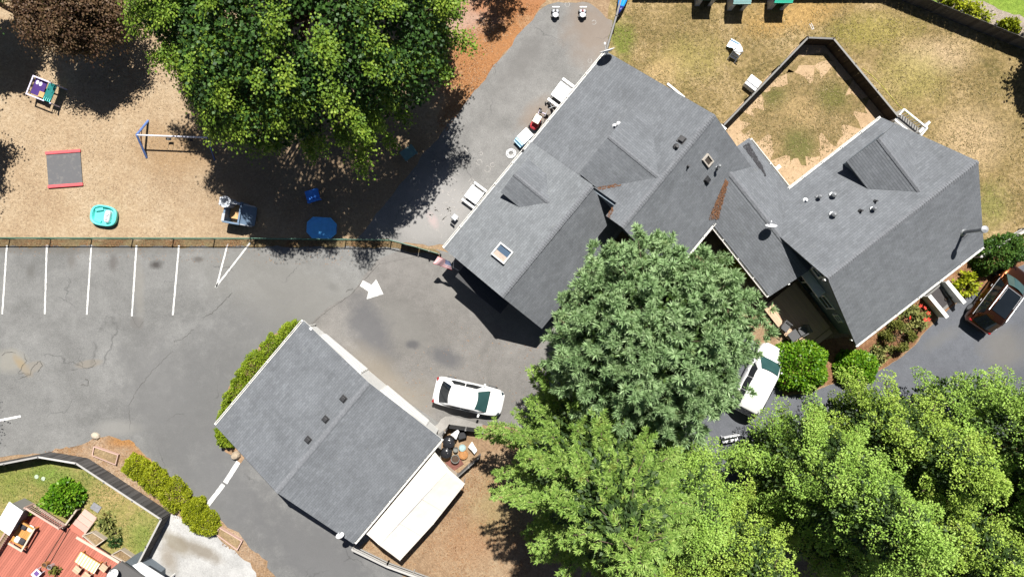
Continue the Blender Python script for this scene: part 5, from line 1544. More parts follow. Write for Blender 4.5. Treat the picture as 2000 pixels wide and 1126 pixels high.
m = MB(); m.box(((L0 + L1) / 2, (y0 + y1) / 2, .155), (L1 - L0 - .1, y1 - y0 - .1, .30)); m.build('deck_frame', BR_DK, dk)
m = MB(); m.box((L1 + .26, (y0 + y1) / 2 + .25, .19), (.34, y1 - y0 - .6, .04)); m.build('step_board', TANW, dk)
m = MB(); m.box((L1 + .26, (y0 + y1) / 2 + .25, .08), (.26, y1 - y0 - .8, .16)); m.build('step_riser', BR_DK, dk)
m = MB()
WICK = simple('grey_wicker', (0.085, 0.085, 0.088), 0.8, 0.3, 40)
def patio_chair(label, px, py, rz):
    p = W(px, py, .75); t = thing('patio_chair', label, 'chair', (p.x, p.y, .355), rz)
    m = MB(); m.box((0, 0, .42), (.56, .54, .06)); m.build('seat', WICK, t, bevel=.03)
    m = MB(); m.box((-.29, 0, .66), (.06, .56, .46), m=Matrix.Rotation(-.2, 3, 'Y')); m.build('backrest', WICK, t, bevel=.02)
    for y in (-.29, .29):
        m = MB(); m.box((0, y, .62), (.52, .06, .04)); m.build('armrest', WICK, t, bevel=.01)
    for x in (-.24, .24):
        for y in (-.27, .27):
            m = MB(); m.tube((x, y, 0), (x, y, .6 if x > 0 else .42), .018); m.build('leg', VENT, t)
    return t
patio_chair('grey woven patio chair alone in the sunlit half of the tan deck', 1534, 637, ang(10, 8))
patio_chair('grey woven patio chair in the shade edge beside the deck table', 1568, 645, ang(-14, 8))
p = W(1551, 655, .8); t = thing('patio_table', 'square grey patio table at the corner of the tan deck', 'table', (p.x, p.y, .355), ang(20, -14))
m = MB(); m.box((0, 0, .45), (.62, .62, .04)); m.build('tabletop', WICK, t, bevel=.01)
for x in (-.26, .26):
    for y in (-.26, .26):
        m = MB(); m.tube((x, y, 0), (x, y, .43), .02); m.build('leg', VENT, t)

# small white things on the driveway between the conifers
p = W(1428, 858, .7); t = thing('patio_bench', 'small white bench on the driveway between the two bands of trees', 'bench', (p.x, p.y, 0), .2)
m = MB(); m.box((0, 0, .45), (1.0, .42, .05)); m.build('seat', PLAST_W, t, bevel=.01); m = MB(); m.box((0.05, .24, .75), (1.0, .05, .4)); m.build('backrest', PLAST_W, t)
for x in (-.42, .42):
    for y in (-.16, .18):
        m = MB(); m.box((x, y, .21), (.06, .06, .42)); m.build('leg', PLAST_W, t)

# ---------------------------------------------------------------- back yard, lower left
REDD = mat_boards('red_deck_boards', (0.36, 0.125, 0.088), (1.2, 20, 20), 0.18, 0.75)
zd = .35; p = W(100, 1060, zd); t = thing('red_deck', 'brick red painted timber deck with a gap strip, lower left yard', 'deck', (p.x, p.y, 0), ang(-58, 81))
dkr = t
def dl(px, py, z=zd): return local(t, W(px, py, z))
top_l, top_r, right = dl(60, 985), dl(133, 1030), dl(236, 1097)
x0 = (top_l.x + top_r.x) / 2; x1 = dl(-10, 1180).x
nb = int((abs(right.y - top_l.y)) / .15); proto = None
ya, yb = top_l.y, right.y
for k in range(nb):
    y = ya + (yb - ya) * (k + .5) / nb
    f = (y - ya) / (yb - ya)
    xs = top_l.x + (right.x - top_l.x) * f
    if proto is None:
        m = MB(); m.box((2.5, 0, 0), (5.0, .143, .035)); proto = m.build('deck_board', REDD, t, (xs, y, zd - .018)); proto['label'] = 'red deck board'
        del proto['label']
    else:
        mesh_copy(proto, (xs + random.uniform(-.008, .008), y, zd - .018 + random.uniform(-.002, .002)), (0, 0, 0), t)
m = MB()
n4 = [dl(64, 990), dl(232, 1098), dl(170, 1230), dl(-60, 1180)]
m.prism([(q.x, q.y) for q in n4], .0, zd - .045); m.build('deck_frame', BR_DK, t)
for (a, b) in (((129, 1030), (88, 1096)), ((137, 1031), (97, 1100))):
    va, vb = dl(*a), dl(*b); m = MB(); d = vb - va
    m.box(((va.x + vb.x) / 2, (va.y + vb.y) / 2, zd + .02), (d.length, .035, .04), math.atan2(d.y, d.x)); m.build('trim_strip', BR_DK, t)
# edge boards
for (a, b, w) in (((150, 1048), (233, 1097), .16), ((66, 985), (130, 1026), .14)):
    va, vb = dl(*a), dl(*b); m = MB(); d = vb - va
    m.box(((va.x + vb.x) / 2, (va.y + vb.y) / 2, zd + .03), (d.length, w, .05), math.atan2(d.y, d.x)); m.build('edge_board', WOODL, t)
# balustrade
PINKW = mat_boards('faded_pink_timber', (0.45, 0.31, 0.26), (2, 14, 14), 0.2)
def balustrade(label, a, b, h, n):
    va, vb = W(*a, zd), W(*b, zd); d = vb - va; az = math.atan2(d.y, d.x)
    t = thing('balustrade', label, 'railing', va, az); L = d.length
    m = MB(); m.box((L / 2, 0, h), (L, .10, .05)); m.build('handrail', PINKW, t)
    m = MB(); m.box((L / 2, 0, .12), (L, .05, .07)); m.build('bottom_rail', PINKW, t)
    p0 = None
    for k in range(n):
        x = (k + .5) * L / n
        if p0 is None:
            m = MB(); m.box((0, 0, h / 2 + .06), (.05, .035, h - .14)); p0 = m.build('baluster', PINKW, t, (x, 0, 0))
        else: mesh_copy(p0, (x, 0, 0), (0, 0, 0), t)
    for x in (0, L):
        m = MB(); m.box((x, 0, h / 2 + .03), (.10, .10, h + .06)); m.build('post', PINKW, t)
balustrade('pink brown balustrade on the lawn side of the red deck', (66, 983), (131, 1023), .8, 20)
balustrade('faded pink balustrade on the far left side of the red deck', (56, 986), (0, 1075), .8, 24)
# stairs
p = W(166, 1018); t = thing('deck_stairs', 'faded pink steps from the red deck down to the lawn', 'stairs', p, ang(28, -38))
for k in range(4):
    m = MB(); m.box((-.62 + k * .38, 0, .30 - k * .075), (.40, .98, .05)); m.build('step', PINKW if k else REDD, t)
    m = MB(); m.box((-.62 + k * .38, 0, .13 - k * .03), (.34, .92, .24 - k * .06)); m.build('riser', BR_DK, t)
m = MB(); m.box((-.1, .72, .55), (1.5, .10, .06)); m.build('handrail', WOODL, t)
for x in (-.8, .6):
    m = MB(); m.box((x, .72, .27), (.09, .09, .54)); m.build('post', WOODL, t)
m = MB(); m.box((.0, .71, .26), (1.3, .03, .46)); m.build('side_panel', BR_DK, t)
m = MB(); m.box((-.05, -.53, .28), (1.6, .09, .07)); m.build('stringer', PINKW, t)
p = W(188, 990); m = MB(); m.box((0, 0, .03), (.62, .46, .06)); tag(m.build('stone_slab', simple('grey_slab', (.20, .20, .21), .85, .2, 8), None, (p.x, p.y, .008), ang(12, 8), bevel=.015), 'grey stone slab at the foot of the pink steps', 'slab')
# wooden corner bench set
ORW = mat_boards('orange_stained_wood', (0.52, 0.24, 0.075), (2, 14, 14), 0.18, 0.5)
p = W(42, 1044, .8); t = thing('daybed', 'orange wooden corner lounge with black and white cushions on the red deck', 'daybed', (p.x, p.y, zd), ang(-27, 46))
for k in range(7):
    m = MB(); m.box((0, -.36 + k * .12, .34), (1.5, .11, .04)); m.build('slat', ORW, t)
for y in (-.44, .44):
    m = MB(); m.box((0, y, .30), (1.56, .06, .14)); m.build('side_rail', ORW, t)
m = MB(); m.box((0, .56, .55), (1.72, .10, .07)); m.build('armrest', WOODL, t)
m = MB(); m.box((.80, .06, .55), (.12, .95, .06)); m.build('armrest', WOODL, t)
m = MB(); m.box((-.78, .10, .55), (.10, .9, .06)); m.build('armrest', ORW, t)
for x in (-.72, .72):
    for y in (-.40, .50):
        m = MB(); m.box((x, y, .26), (.08, .08, .52)); m.build('leg', ORW, t)
def cushion(label, px, py, s, rz, mat, z):
    p = W(px, py, z); m = MB(); m.lathe([(.02, 0), (.42, .01), (.5, .06), (.42, .11), (.02, .13)], n=24, sx=s[0], sy=s[1], power=5)
    tag(m.build('cushion', mat, None, (p.x, p.y, z), rz, smooth=True), label, 'cushion')
CHAR = simple('charcoal_cloth', (.045, .042, .045), .95, .25, 30); OFFW = simple('off_white_cloth', (.66, .64, .60), .95, .08, 20)
cushion('black cushion on the upper end of the orange lounge', 48, 1026, (.50, .42), ang(-27, 46), CHAR, zd + .37)
cushion('white cushion on the upper end of the orange lounge, by its armrest', 61, 1031, (.46, .36), ang(-27, 46), OFFW, zd + .37)
cushion('dark grey cushion on the lower end of the orange lounge', 44, 1056, (.44, .40), ang(-27, 46), CHAR, zd + .37)
cushion('white patterned cushion on the lower end of the orange lounge', 35, 1052, (.44, .34), ang(-27, 46), OFFW, zd + .39)
# white lean-to roof, left
p = W(18, 1012, 1.4); t = thing('shed', 'small shed with a ribbed white roof at the left edge of the red deck', 'shed', (p.x, p.y, 0), ang(-14, 24))
m = MB(); m.box((0, 0, .65), (1.5, .9, 1.3)); m.build('wall', GR_MD, t)
m = MB(); m.box((0, 0, 1.38), (1.75, 1.15, .05), m=Matrix.Rotation(.12, 3, 'X')); r_ = m.build('roof', PLAST_W, t)
m = MB()
for k in range(4): m.box((-.66 + k * .44, 0, 1.42), (.035, 1.13, .03), m=Matrix.Rotation(.12, 3, 'X'))
m.build('roof_rib', PLAST_W, r_)
# striped sun lounge
STR = NT('striped_cloth', .9, .1); sp2 = STR.n('ShaderNodeSeparateXYZ'); STR.l(STR.obj(), sp2.inputs[0])
f_ = STR.math('FRACT', STR.math('MULTIPLY', sp2.outputs['X'], 5.2)); STR.color(STR.ramp(f_, [(.0, (.80, .50, .20)), (.35, (.80, .50, .20)), (.42, (.80, .70, .45)), (.6, (.85, .80, .66)), (.92, (.80, .62, .32))])); STR = STR.m
p = W(170, 1099, .8); t = thing('sun_lounge', 'sun lounge covered in yellow and cream stripes on the red deck', 'sun lounge', (p.x, p.y, zd), ang(38, 24))
m = MB(); m.patch((-.75, -.36, .40), (.72, -.36, .42), (.72, .36, .42), (-.75, .36, .40), 10, 4, (0, 0, .03)); o = m.build('cloth', STR, t); o.modifiers.new('t', 'SOLIDIFY').thickness = .05
m = MB()
for y in (-.33, .33): m.box((0, y, .33), (1.5, .06, .07))
for x in (-.7, .7): m.box((x, 0, .33), (.06, .60, .07))
m.build('frame', ORW, t)
for x in (-.66, .66):
    for y in (-.33, .33):
        m = MB(); m.box((x, y, .145), (.06, .055, .29)); m.build('leg', ORW, t)
def stool(label, px, py, rz):
    p = W(px, py, .75); t = thing('stool', label, 'stool', (p.x, p.y, zd), rz)
    for k in range(3):
        m = MB(); m.box((0, -.15 + .15 * k, .40), (.44, .135, .04)); m.build('slat', WOODL if 'light' in label else TANW, t)
    for x in (-.17, .17):
        for y in (-.17, .17):
            m = MB(); m.box((x, y, .19), (.05, .05, .38)); m.build('leg', TANW, t)
stool('tan slatted stool at the lower left side of the striped lounge', 150, 1112, ang(30, 24))
stool('tan slatted stool at the right end of the striped lounge', 202, 1108, ang(30, 24))
stool('tan slatted stool below the striped lounge, at the picture edge', 168, 1124, ang(30, 24))
pot('plant_pot', 'brown round pot at the lower end of the dark deck strips', 86, 1103, .16, .4 + zd, TERR, SOILP, 'pot')
pot('plant_pot', 'steel coloured pot beside the brown pot on the red deck', 96, 1107, .14, .4 + zd, STEEL, SOILP, 'pot')
p = W(72, 1119, .7); t = thing('side_table', 'low table with a purple cloth at the bottom of the red deck', 'table', (p.x, p.y, zd), ang(20, -20))
m = MB(); m.box((0, 0, .40), (.55, .45, .04)); m.build('tabletop', PALEM, t); m = MB(); m.box((.04, 0, .425), (.28, .28, .008)); m.build('cloth', simple('violet_cloth', (.13, .07, .24), .9), t)
for x in (-.22, .22):
    for y in (-.18, .18):
        m = MB(); m.box((x, y, .19), (.04, .04, .38)); m.build('leg', PALEM, t)
# planter boxes
def planter(label, px_pts, h, fmat, soil=SOILP, group=None, name='planter_box'):
    ps = [W(x, y, h) for x, y in px_pts]; c = sum(ps, Vector()) / 4; t = thing(name, label, 'planter', (c.x, c.y, 0), 0, group)
    q = [(v - c).to_2d() for v in ps]
    for i in range(4):
        a, b = q[i], q[(i + 1) % 4]; d = b - a; m = MB(); mid = (a + b) / 2
        m.box((mid.x, mid.y, h / 2), (d.length + (.05 if i % 2 == 0 else -.05), .055, h), math.atan2(d.y, d.x)); m.build('board', fmat, t)
    m = MB(); m.prism([(v.x * .94, v.y * .94) for v in q], .0, h * .72); m.build('soil', soil, t)
    return t
DSOIL = mat_ground('planter_soil', [(.17, .115, .065), (.26, .185, .10), (.33, .25, .15)], fine=24)
planter('timber planter of dry soil against the deck edge, upper of two by the red deck', [(161, 1045), (180, 1039), (203, 1054), (186, 1066)], .4, WOODL, DSOIL)
planter('timber planter of dry soil by the fence corner, lower of two by the red deck', [(217, 1083), (236, 1073), (262, 1091), (249, 1101)], .4, WOODL, DSOIL)
planter('empty raised bed with pale frame in the weeds beside the bent fence', [(183, 872), (230, 888), (225, 907), (180, 889)], .25, PINKW, DSOIL)
planter('empty raised bed with pale frame beside the road and the yellow green hedge', [(428, 1030), (472, 1056), (463, 1073), (421, 1042)], .25, PINKW, DSOIL)
for k, (x, y) in enumerate(((72, 930), (85, 934))):
    p = W(x, y); m = MB(); m.lathe([(.14, 0), (.13, .04), (.02, .05)], n=14); tag(m.build('stepping_stone', simple('pale_green_stone', (.36, .42, .33), .8), None, (p.x, p.y, .008)), ('pale round disc on the lawn, left of a pair' if k == 0 else 'pale round disc on the lawn, right of a pair'), 'stone')
# neighbour roof corner and dish
p = W(240, 1112, 2.6); t = thing('neighbour_house', 'corner of a dark roofed neighbour house at the bottom edge', 'house', (p.x, p.y, 0), 0)
m = MB(); m.prism([(a.x - p.x, a.y - p.y) for a in (W(x, y, 2.4) for x, y in ((222, 1112), (236, 1104), (285, 1140), (285, 1200), (200, 1200)))], 0, 2.3); m.build('wall', SIDING, t)
c4 = [W(x, y, z) - Vector((p.x, p.y, 0)) for x, y, z in ((214, 1112, 2.5), (236, 1096, 2.5), (282, 1128, 2.5), (282, 1200, 2.5), (160, 1200, 2.5))]
roof_slope(t, c4, fascia=GR_DK)
dish(t, W(229, 1118, 2.5) - Vector((p.x, p.y, 0)), (-.15, .75, .62), .36, .4)
p = W(292, 1112, 2.0); t = thing('carport', 'white flat carport roof beside the dark roof at the bottom edge', 'carport', (p.x, p.y, 0), 0)
q4 = [W(x, y, 2.1) - Vector((p.x, p.y, 0)) for x, y in ((259, 1103), (275, 1097), (330, 1132), (380, 1180), (340, 1200), (300, 1140))]
m = MB(); m.prism([(v.x, v.y) for v in q4], 2.05, 2.13); m.build('roof', PLAST_W, t)
for x in (.1, 1.2):
    m = MB(); m.box((x - .6, -.6 - x * .4, 1.02), (.09, .09, 2.04)); m.build('post', WHITE, t)
# stump and boulder by the garage
p = W(462, 888); m = MB(); m.lathe([(.28, 0), (.25, .2), (.18, .34), (.03, .38)], n=9, sx=1.2); tag(m.build('boulder', simple('tan_boulder', (.36, .29, .21), .9, .2, 4), None, (p.x, p.y, .02), .4, smooth=False), 'tan boulder at the lower corner of the garage wall', 'boulder')
p = W(188, 850); m = MB(); m.lathe([(.22, 0), (.20, .14), (.12, .22), (.02, .24)], n=8, sx=1.4); tag(m.build('boulder', simple('pale_boulder', (.42, .36, .28), .9, .2, 4), None, (p.x, p.y, .02), -.4), 'pale boulder on the weedy edge of the parking lot', 'boulder')

# ---------------------------------------------------------------- leaves, shrubs and trees
def norm(a):
    return a / np.maximum(np.linalg.norm(a, axis=-1, keepdims=True), 1e-9)

def leaf_obj(name, c, d, n, L, Wd, mat, parent, shape='kite'):
    """one mesh of leaf-sized quads: base c, direction d, normal n, length L, width Wd"""
    N = len(c)
    d = norm(d); s = norm(np.cross(n, d)); n = np.cross(d, s)
    L = np.broadcast_to(np.asarray(L, float), (N,))[:, None]; Wd = np.broadcast_to(np.asarray(Wd, float), (N,))[:, None]
    mid = 0.5 if shape == 'kite' else 0.55
    v = np.empty((N, 4, 3))
    v[:, 0] = c
    v[:, 1] = c + d * L * mid + s * Wd * .5 - n * L * .06
    v[:, 2] = c + d * L - n * L * .16
    v[:, 3] = c + d * L * mid - s * Wd * .5 - n * L * .06
    me = bpy.data.meshes.new(name)
    me.vertices.add(N * 4); me.vertices.foreach_set('co', v.reshape(-1))
    me.loops.add(N * 4); me.loops.foreach_set('vertex_index', np.arange(N * 4, dtype=np.int32))
    me.polygons.add(N); me.polygons.foreach_set('loop_start', np.arange(0, N * 4, 4, dtype=np.int32))
    me.update(calc_edges=True)
    me.materials.append(mat)
    o = bpy.data.objects.new(name, me); C.objects.link(o)
    if parent is not None: o.parent = parent
    return o

def rnd_dir(n, rg):
    return norm(rg.normal(size=(n, 3)))

BARK = simple('tree_bark', (0.10, 0.07, 0.05), 0.95, 0.35, 5, bump=0.6)
def trunk(t, h, r, limbs, rg):
    m = MB(); prev = Vector((0, 0, -0.1)); k = 6
    for i in range(1, k + 1):
        f = i / k; p = Vector((rg.normal() * .05 * h / 10, rg.normal() * .05 * h / 10, h * f))
        m.tube(prev, p, r * (1 - .9 * (i - 1) / k), r * (1 - .9 * f), 9, caps=(i == 1)); prev = p
    for a, b, rr in limbs:
        m.tube(a, b, rr, rr * .3, 5, caps=False)
    return m.build('trunk', BARK, t, fix=False)

# --- big broad-leaved tree: pads of leaves on the ends of limbs over a dark core
def maple(label, px, py, R, zc, Rz, mat, seed, npads=260, leaf=.24, group=None, core=22000, name='maple_tree', inner=None, pk=110):
    rg = np.random.default_rng(seed); t = thing(name, label, 'tree', W(px, py), 0, group)
    d = rnd_dir(npads * 3, rg); d = d[d[:, 2] > -.45][:npads]; npads = len(d)
    lob = 1 + .04 * np.sin(3 * np.arctan2(d[:, 1], d[:, 0]) + seed) + .05 * np.sin(7 * np.arctan2(d[:, 1], d[:, 0]) + 2 * seed)
    rad = rg.uniform(.82, 1.04, npads) * lob
    pc = d * np.array([R, R, Rz]) * rad[:, None] + np.array([0, 0, zc])
    cs, ds, ns, ls = [], [], [], []
    for i in range(npads):
        pr = rg.uniform(.38, .85); k = int(pk * pr ** 1.5 / .5)
        out = d[i] * np.array([1, 1, .3]); out /= np.linalg.norm(out)
        up = norm(np.array([0, 0, 1.0]) * 1.1 + d[i] * .6 + rg.normal(size=3) * .12)
        e1 = norm(np.cross(up, np.array([.3, .9, .1]))); e1 = norm(out - up * out.dot(up)); e2 = np.cross(up, e1)
        q = rg.normal(size=(k, 3)) * np.array([.60, .38, .16]) * pr
        cs.append(pc[i] + q[:, :1] * e1 + q[:, 1:2] * e2 + q[:, 2:] * up)
        dirs = e1 * (q[:, :1] * 1.2 + .25) + e2 * q[:, 1:2] * 1.6 + rg.normal(size=(k, 3)) * .35; ds.append(dirs - up * .1)
        ns.append(up + rg.normal(size=(k, 3)) * .38); ls.append(rg.uniform(.7, 1.25, k) * leaf)
    # core foliage, looser
    dc = rnd_dir(core, rg); dc[:, 2] = np.where(dc[:, 2] < -.4, -dc[:, 2], dc[:, 2])
    rc = rg.uniform(.50, .90, core) ** .6
    lob2 = 1 + .08 * np.sin(5 * np.arctan2(dc[:, 1], dc[:, 0]) + seed)
    cc = dc * np.array([R, R, Rz]) * (rc * lob2)[:, None] + np.array([0, 0, zc])
    # gaps
    ph = rg.uniform(0, 6, 3)
    keep = (np.sin(cc[:, 0] * 1.7 + ph[0]) + np.sin(cc[:, 1] * 1.9 + ph[1]) + np.sin(cc[:, 2] * 1.6 + ph[2])) > -1.7
    cc = cc[keep]; dc = dc[keep]
    cs.append(cc); ds.append(dc + rg.normal(size=cc.shape) * .8); ns.append(np.array([0, 0, .8]) + dc * .5 + rg.normal(size=cc.shape) * .5); ls.append(rg.uniform(.8, 1.3, len(cc)) * leaf * 1.4)
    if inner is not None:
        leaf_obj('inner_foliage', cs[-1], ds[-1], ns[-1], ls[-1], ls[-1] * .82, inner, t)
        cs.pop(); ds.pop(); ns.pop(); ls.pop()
    c = np.vstack(cs); L = np.concatenate(ls)
    leaf_obj('crown', c, np.vstack(ds), np.vstack(ns), L, L * .82, mat, t)
    limbs = [(Vector((0, 0, zc - Rz * .7 + rg.uniform(0, Rz * .6))), Vector(pc[i]), .10) for i in range(0, npads, 4)]
    trunk(t, zc + Rz * .6, R * .05 + .08, limbs, rg)
    return t

# --- conifer: limbs in spirals, each a flattened frond of sprays
def conifer(label, px, py, h, Rf, mat, seed, nb=190, K=9, blade=(.34, .085), z0=1.5, droop=.25, step=.40, spread=.55, group=None, name='conifer_tree', lift=.22, tipup=.0, puff=0.0, zexp=.9, rj=(.82, 1.10), mono=False, core=None, corn=7000, corer=.62):
    rg = np.random.default_rng(seed); t = thing(name, label, 'tree', W(px, py), 0, group)
    C0, A0 = [], []; limbs = []
    for b in range(nb):
        f = (b + .5) / nb; z = z0 + (h - z0) * f ** zexp
        R = Rf((z) / h) * rg.uniform(*rj)
        az = b * 2.39996 + rg.normal() * .15
        rad = np.array([math.cos(az), math.sin(az), 0]); lat = np.array([-rad[1], rad[0], 0])
        n = max(3, int(R / step)); s0 = .30 if R > 2 else .05
        zz = lambda s: z + lift * R * s - droop * R * s * s
        limbs.append((Vector((0, 0, z)), Vector((*(rad[:2] * R * .9), zz(.9))), .02 + .012 * R))
        for j in range(n):
            s = s0 + (1 - s0) * (j + rg.uniform(.2, .8)) / n
            wdt = spread * R * .42 * (1.15 - s) + .22
            m = max(2, int(wdt / step * 2.0) + 1)
            if mono: m = 2 if (.35 < s < .80) else 1; wdt = .34
            for k in range(m):
                l = ((k + rg.uniform(.2, .8)) / m * 2 - 1) * wdt
                p = rad * R * (s - abs(l) * .25 / max(R, 1)) + lat * l; p[2] = zz(s) + rg.normal() * .10 - abs(l) * .12
                C0.append(p); a = rad * 1.0 + lat * (l / wdt) * .75 + np.array([0, 0, .30 + tipup]) + rg.normal(size=3) * .22; A0.append(a)
    C0 = np.array(C0); A0 = norm(np.array(A0)); N = len(C0)
    if puff:
        d = rnd_dir(N * K, rg); d[:, 2] = np.abs(d[:, 2]) * 1.0 - .15
        d = norm(d)
        c = np.repeat(C0, K, 0) + d * rg.uniform(.70, 1.0, (N * K, 1)) * puff * np.repeat(rg.uniform(.7, 1.25, N), K)[:, None]
        dd = d + rg.normal(size=d.shape) * .45; nn = d * 1.0 + np.array([0, 0, .3]) + rg.normal(size=d.shape) * .28
        L = rg.uniform(.7, 1.3, N * K) * blade[0]; Wd = L * blade[1] / blade[0]
    else:
        up = norm(np.array([0, 0, 1.0]) - A0 * A0[:, 2:3]); side = np.cross(A0, up)
        A = np.repeat(A0, K, 0); U = np.repeat(up, K, 0); S = np.repeat(side, K, 0)
        th = np.tile(np.linspace(-1.25, 1.25, K), N) + rg.normal(size=N * K) * .16
        ph = rg.normal(size=N * K) * .38 + .12
        dd = A * np.cos(th)[:, None] + S * np.sin(th)[:, None] + U * ph[:, None]
        c = np.repeat(C0, K, 0) + A * (rg.uniform(-.16, .18, N * K))[:, None]
        nn = U + rg.normal(size=dd.shape) * .45 + np.array([0, 0, .25])
        L = rg.uniform(.65, 1.3, N * K) * blade[0]; Wd = L * blade[1] / blade[0]
    leaf_obj('crown', c, dd, nn, L, Wd, mat, t)
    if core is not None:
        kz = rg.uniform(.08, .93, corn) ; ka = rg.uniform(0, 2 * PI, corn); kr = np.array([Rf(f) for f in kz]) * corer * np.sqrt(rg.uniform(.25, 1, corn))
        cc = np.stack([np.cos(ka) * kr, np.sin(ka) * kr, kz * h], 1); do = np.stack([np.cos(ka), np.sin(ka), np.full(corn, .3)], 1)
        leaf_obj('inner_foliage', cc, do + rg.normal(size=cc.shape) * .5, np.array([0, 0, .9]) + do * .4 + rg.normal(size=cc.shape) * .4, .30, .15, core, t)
    trunk(t, h * .97, h * .016 + .08, limbs, rg)
    return t

def dome_conifer(label, px, py, R, zc, Rz, mat, seed, nbr=170, K=62, blade=(.30, .044), name='conifer_tree'):
    """rounded conifer: short branches all over a dome, each carrying a handful of needle rosettes"""
    rg = np.random.default_rng(seed); t = thing(name, label, 'tree', W(px, py), 0)
    d = rnd_dir(nbr * 4, rg); d = d[d[:, 2] > -.60]
    sel = []                                    # keep branch directions evenly apart
    for v in d:
        if all(v.dot(w) < .985 for w in sel): sel.append(v)
        if len(sel) >= nbr: break
    d = np.array(sel)
    az = np.arctan2(d[:, 1], d[:, 0])
    lob = 1 + .05 * np.sin(4 * az + seed) + .05 * np.sin(6 * az + d[:, 2] * 5)
    tip = d * np.array([R, R, Rz]) * (rg.uniform(.84, 1.07, len(d)) * lob)[:, None] + np.array([0, 0, zc])
    C0, A0 = [], []; limbs = []
    for i in range(len(d)):
        hz = np.array([d[i, 0], d[i, 1], 0]); hz = hz / max(np.linalg.norm(hz), .2)
        a = norm(d[i] * .8 + hz * .35 + np.array([0, 0, .25]) + rg.normal(size=3) * .22)
        up = norm(np.array([0, 0, 1.0]) + d[i] * .4 + rg.normal(size=3) * .15); up = norm(up - a * up.dot(a)); sd = np.cross(a, up)
        limbs.append((Vector((0, 0, max(1.0, zc + d[i, 2] * Rz * .5 - 1))), Vector(tip[i] - a * .5), .05))
        for j in range(12):
            back = rg.uniform(0, 1.25); w = .20 + .42 * back
            l = rg.uniform(-1, 1) * w
            C0.append(tip[i] - a * back + sd * l + up * (rg.normal() * .10 - .16 * abs(l)))
            A0.append(a * .8 + sd * l * .9 + up * .55 + d[i] * .3 + rg.normal(size=3) * .22)
    m_ = int(len(C0) * .55); dd_ = rnd_dir(m_, rg); dd_[:, 2] = np.where(dd_[:, 2] < -.5, -dd_[:, 2], dd_[:, 2])
    C0 = np.vstack([np.array(C0), dd_ * np.array([R, R, Rz]) * rg.uniform(.55, .84, (m_, 1)) + np.array([0, 0, zc])])
    A0 = norm(np.vstack([np.array(A0), dd_ + np.array([0, 0, .3]) + rg.normal(size=dd_.shape) * .3]))
    N = len(C0)
    A = np.repeat(A0, K, 0)
    q = rnd_dir(N * K, rg); q = norm(q - A * (q * A).sum(1, keepdims=True))
    sp = rg.uniform(.05, 1.0, (N * K, 1)) ** .75
    dd = norm(A * (1.25 - sp) + q * sp * .85)
    L = rg.uniform(.6, 1.25, N * K) * blade[0] * np.repeat(rg.uniform(.8, 1.2, N), K)
    leaf_obj('crown', np.repeat(C0, K, 0) + A * rg.uniform(-.18, .05, (N * K, 1)), dd, A + q * .2 + rg.normal(size=dd.shape) * .35, L, L * blade[1] / blade[0], mat, t)
    nc = 12000; dc = rnd_dir(nc, rg)
    cc = dc * np.array([R, R, Rz]) * rg.uniform(.35, .76, (nc, 1)) + np.array([0, 0, zc])
    leaf_obj('inner_foliage', cc, dc + rg.normal(size=cc.shape) * .6, np.array([0, 0, .9]) + dc * .4 + rg.normal(size=cc.shape) * .4, .34, .17, L_CONIFER_SHADE, t)
    trunk(t, zc + Rz * .6, R * .05 + .1, limbs[::3], rg)
    return t

L_MAPLE = mat_leaf('maple_leaf', [(0.05, 0.11, 0.012), (0.14, 0.235, 0.022), (0.32, 0.41, 0.05)], .18, rnd=.25)
L_OLD = mat_leaf('shaded_maple_leaf', [(0.014, 0.040, 0.008), (0.032, 0.080, 0.013), (0.065, 0.135, 0.022)], .05)  # shade inside the crown put into the colour: darker copy of the maple leaf
L_PLUM = mat_leaf('copper_leaf', [(0.055, 0.026, 0.016), (0.11, 0.062, 0.034), (0.17, 0.11, 0.055)], .15)
L_FIR = mat_leaf('blue_green_needles', [(0.12, 0.21, 0.08), (0.245, 0.375, 0.16), (0.42, 0.55, 0.29)], .15, rnd=.3, brown=(0.15, 0.17, 0.045))
L_CEDAR = mat_leaf('cedar_sprays', [(0.10, 0.19, 0.030), (0.205, 0.335, 0.06), (0.34, 0.46, 0.12)], .22, brown=(0.24, 0.22, 0.05))
L_LIME = mat_leaf('lime_sprays', [(0.13, 0.235, 0.036), (0.255, 0.41, 0.066), (0.39, 0.54, 0.12)], .14, rnd=.22, brown=(0.30, 0.27, 0.08))
L_LIME2 = mat_leaf('yellow_lime_sprays', [(0.16, 0.255, 0.034), (0.295, 0.43, 0.062), (0.43, 0.56, 0.12)], .14, rnd=.22, brown=(0.32, 0.29, 0.07))
L_DARK = mat_leaf('dark_leaf', [(0.015, 0.045, 0.012), (0.03, 0.08, 0.018), (0.07, 0.13, 0.03)], .2)
L_SHRUB = mat_leaf('glossy_shrub_leaf', [(0.040, 0.12, 0.006), (0.10, 0.235, 0.010), (0.24, 0.39, 0.03)], .25, .4)
L_YEL = mat_leaf('golden_shrub_leaf', [(0.12, 0.15, 0.006), (0.25, 0.29, 0.008), (0.40, 0.42, 0.025)], .2)
L_CONIFER_SHADE = mat_leaf('shaded_conifer_leaf', [(0.018, 0.038, 0.009), (0.034, 0.066, 0.014), (0.06, 0.10, 0.02)], .03)  # dark crown interiors painted in: shade carried by this darker leaf colour
L_HEDGE = mat_leaf('lime_hedge_leaf', [(0.08, 0.14, 0.008), (0.18, 0.26, 0.012), (0.32, 0.39, 0.03)], .2)
L_OLIVE = mat_leaf('olive_shrub_leaf', [(0.07, 0.085, 0.014), (0.13, 0.145, 0.025), (0.20, 0.20, 0.045)], .2)
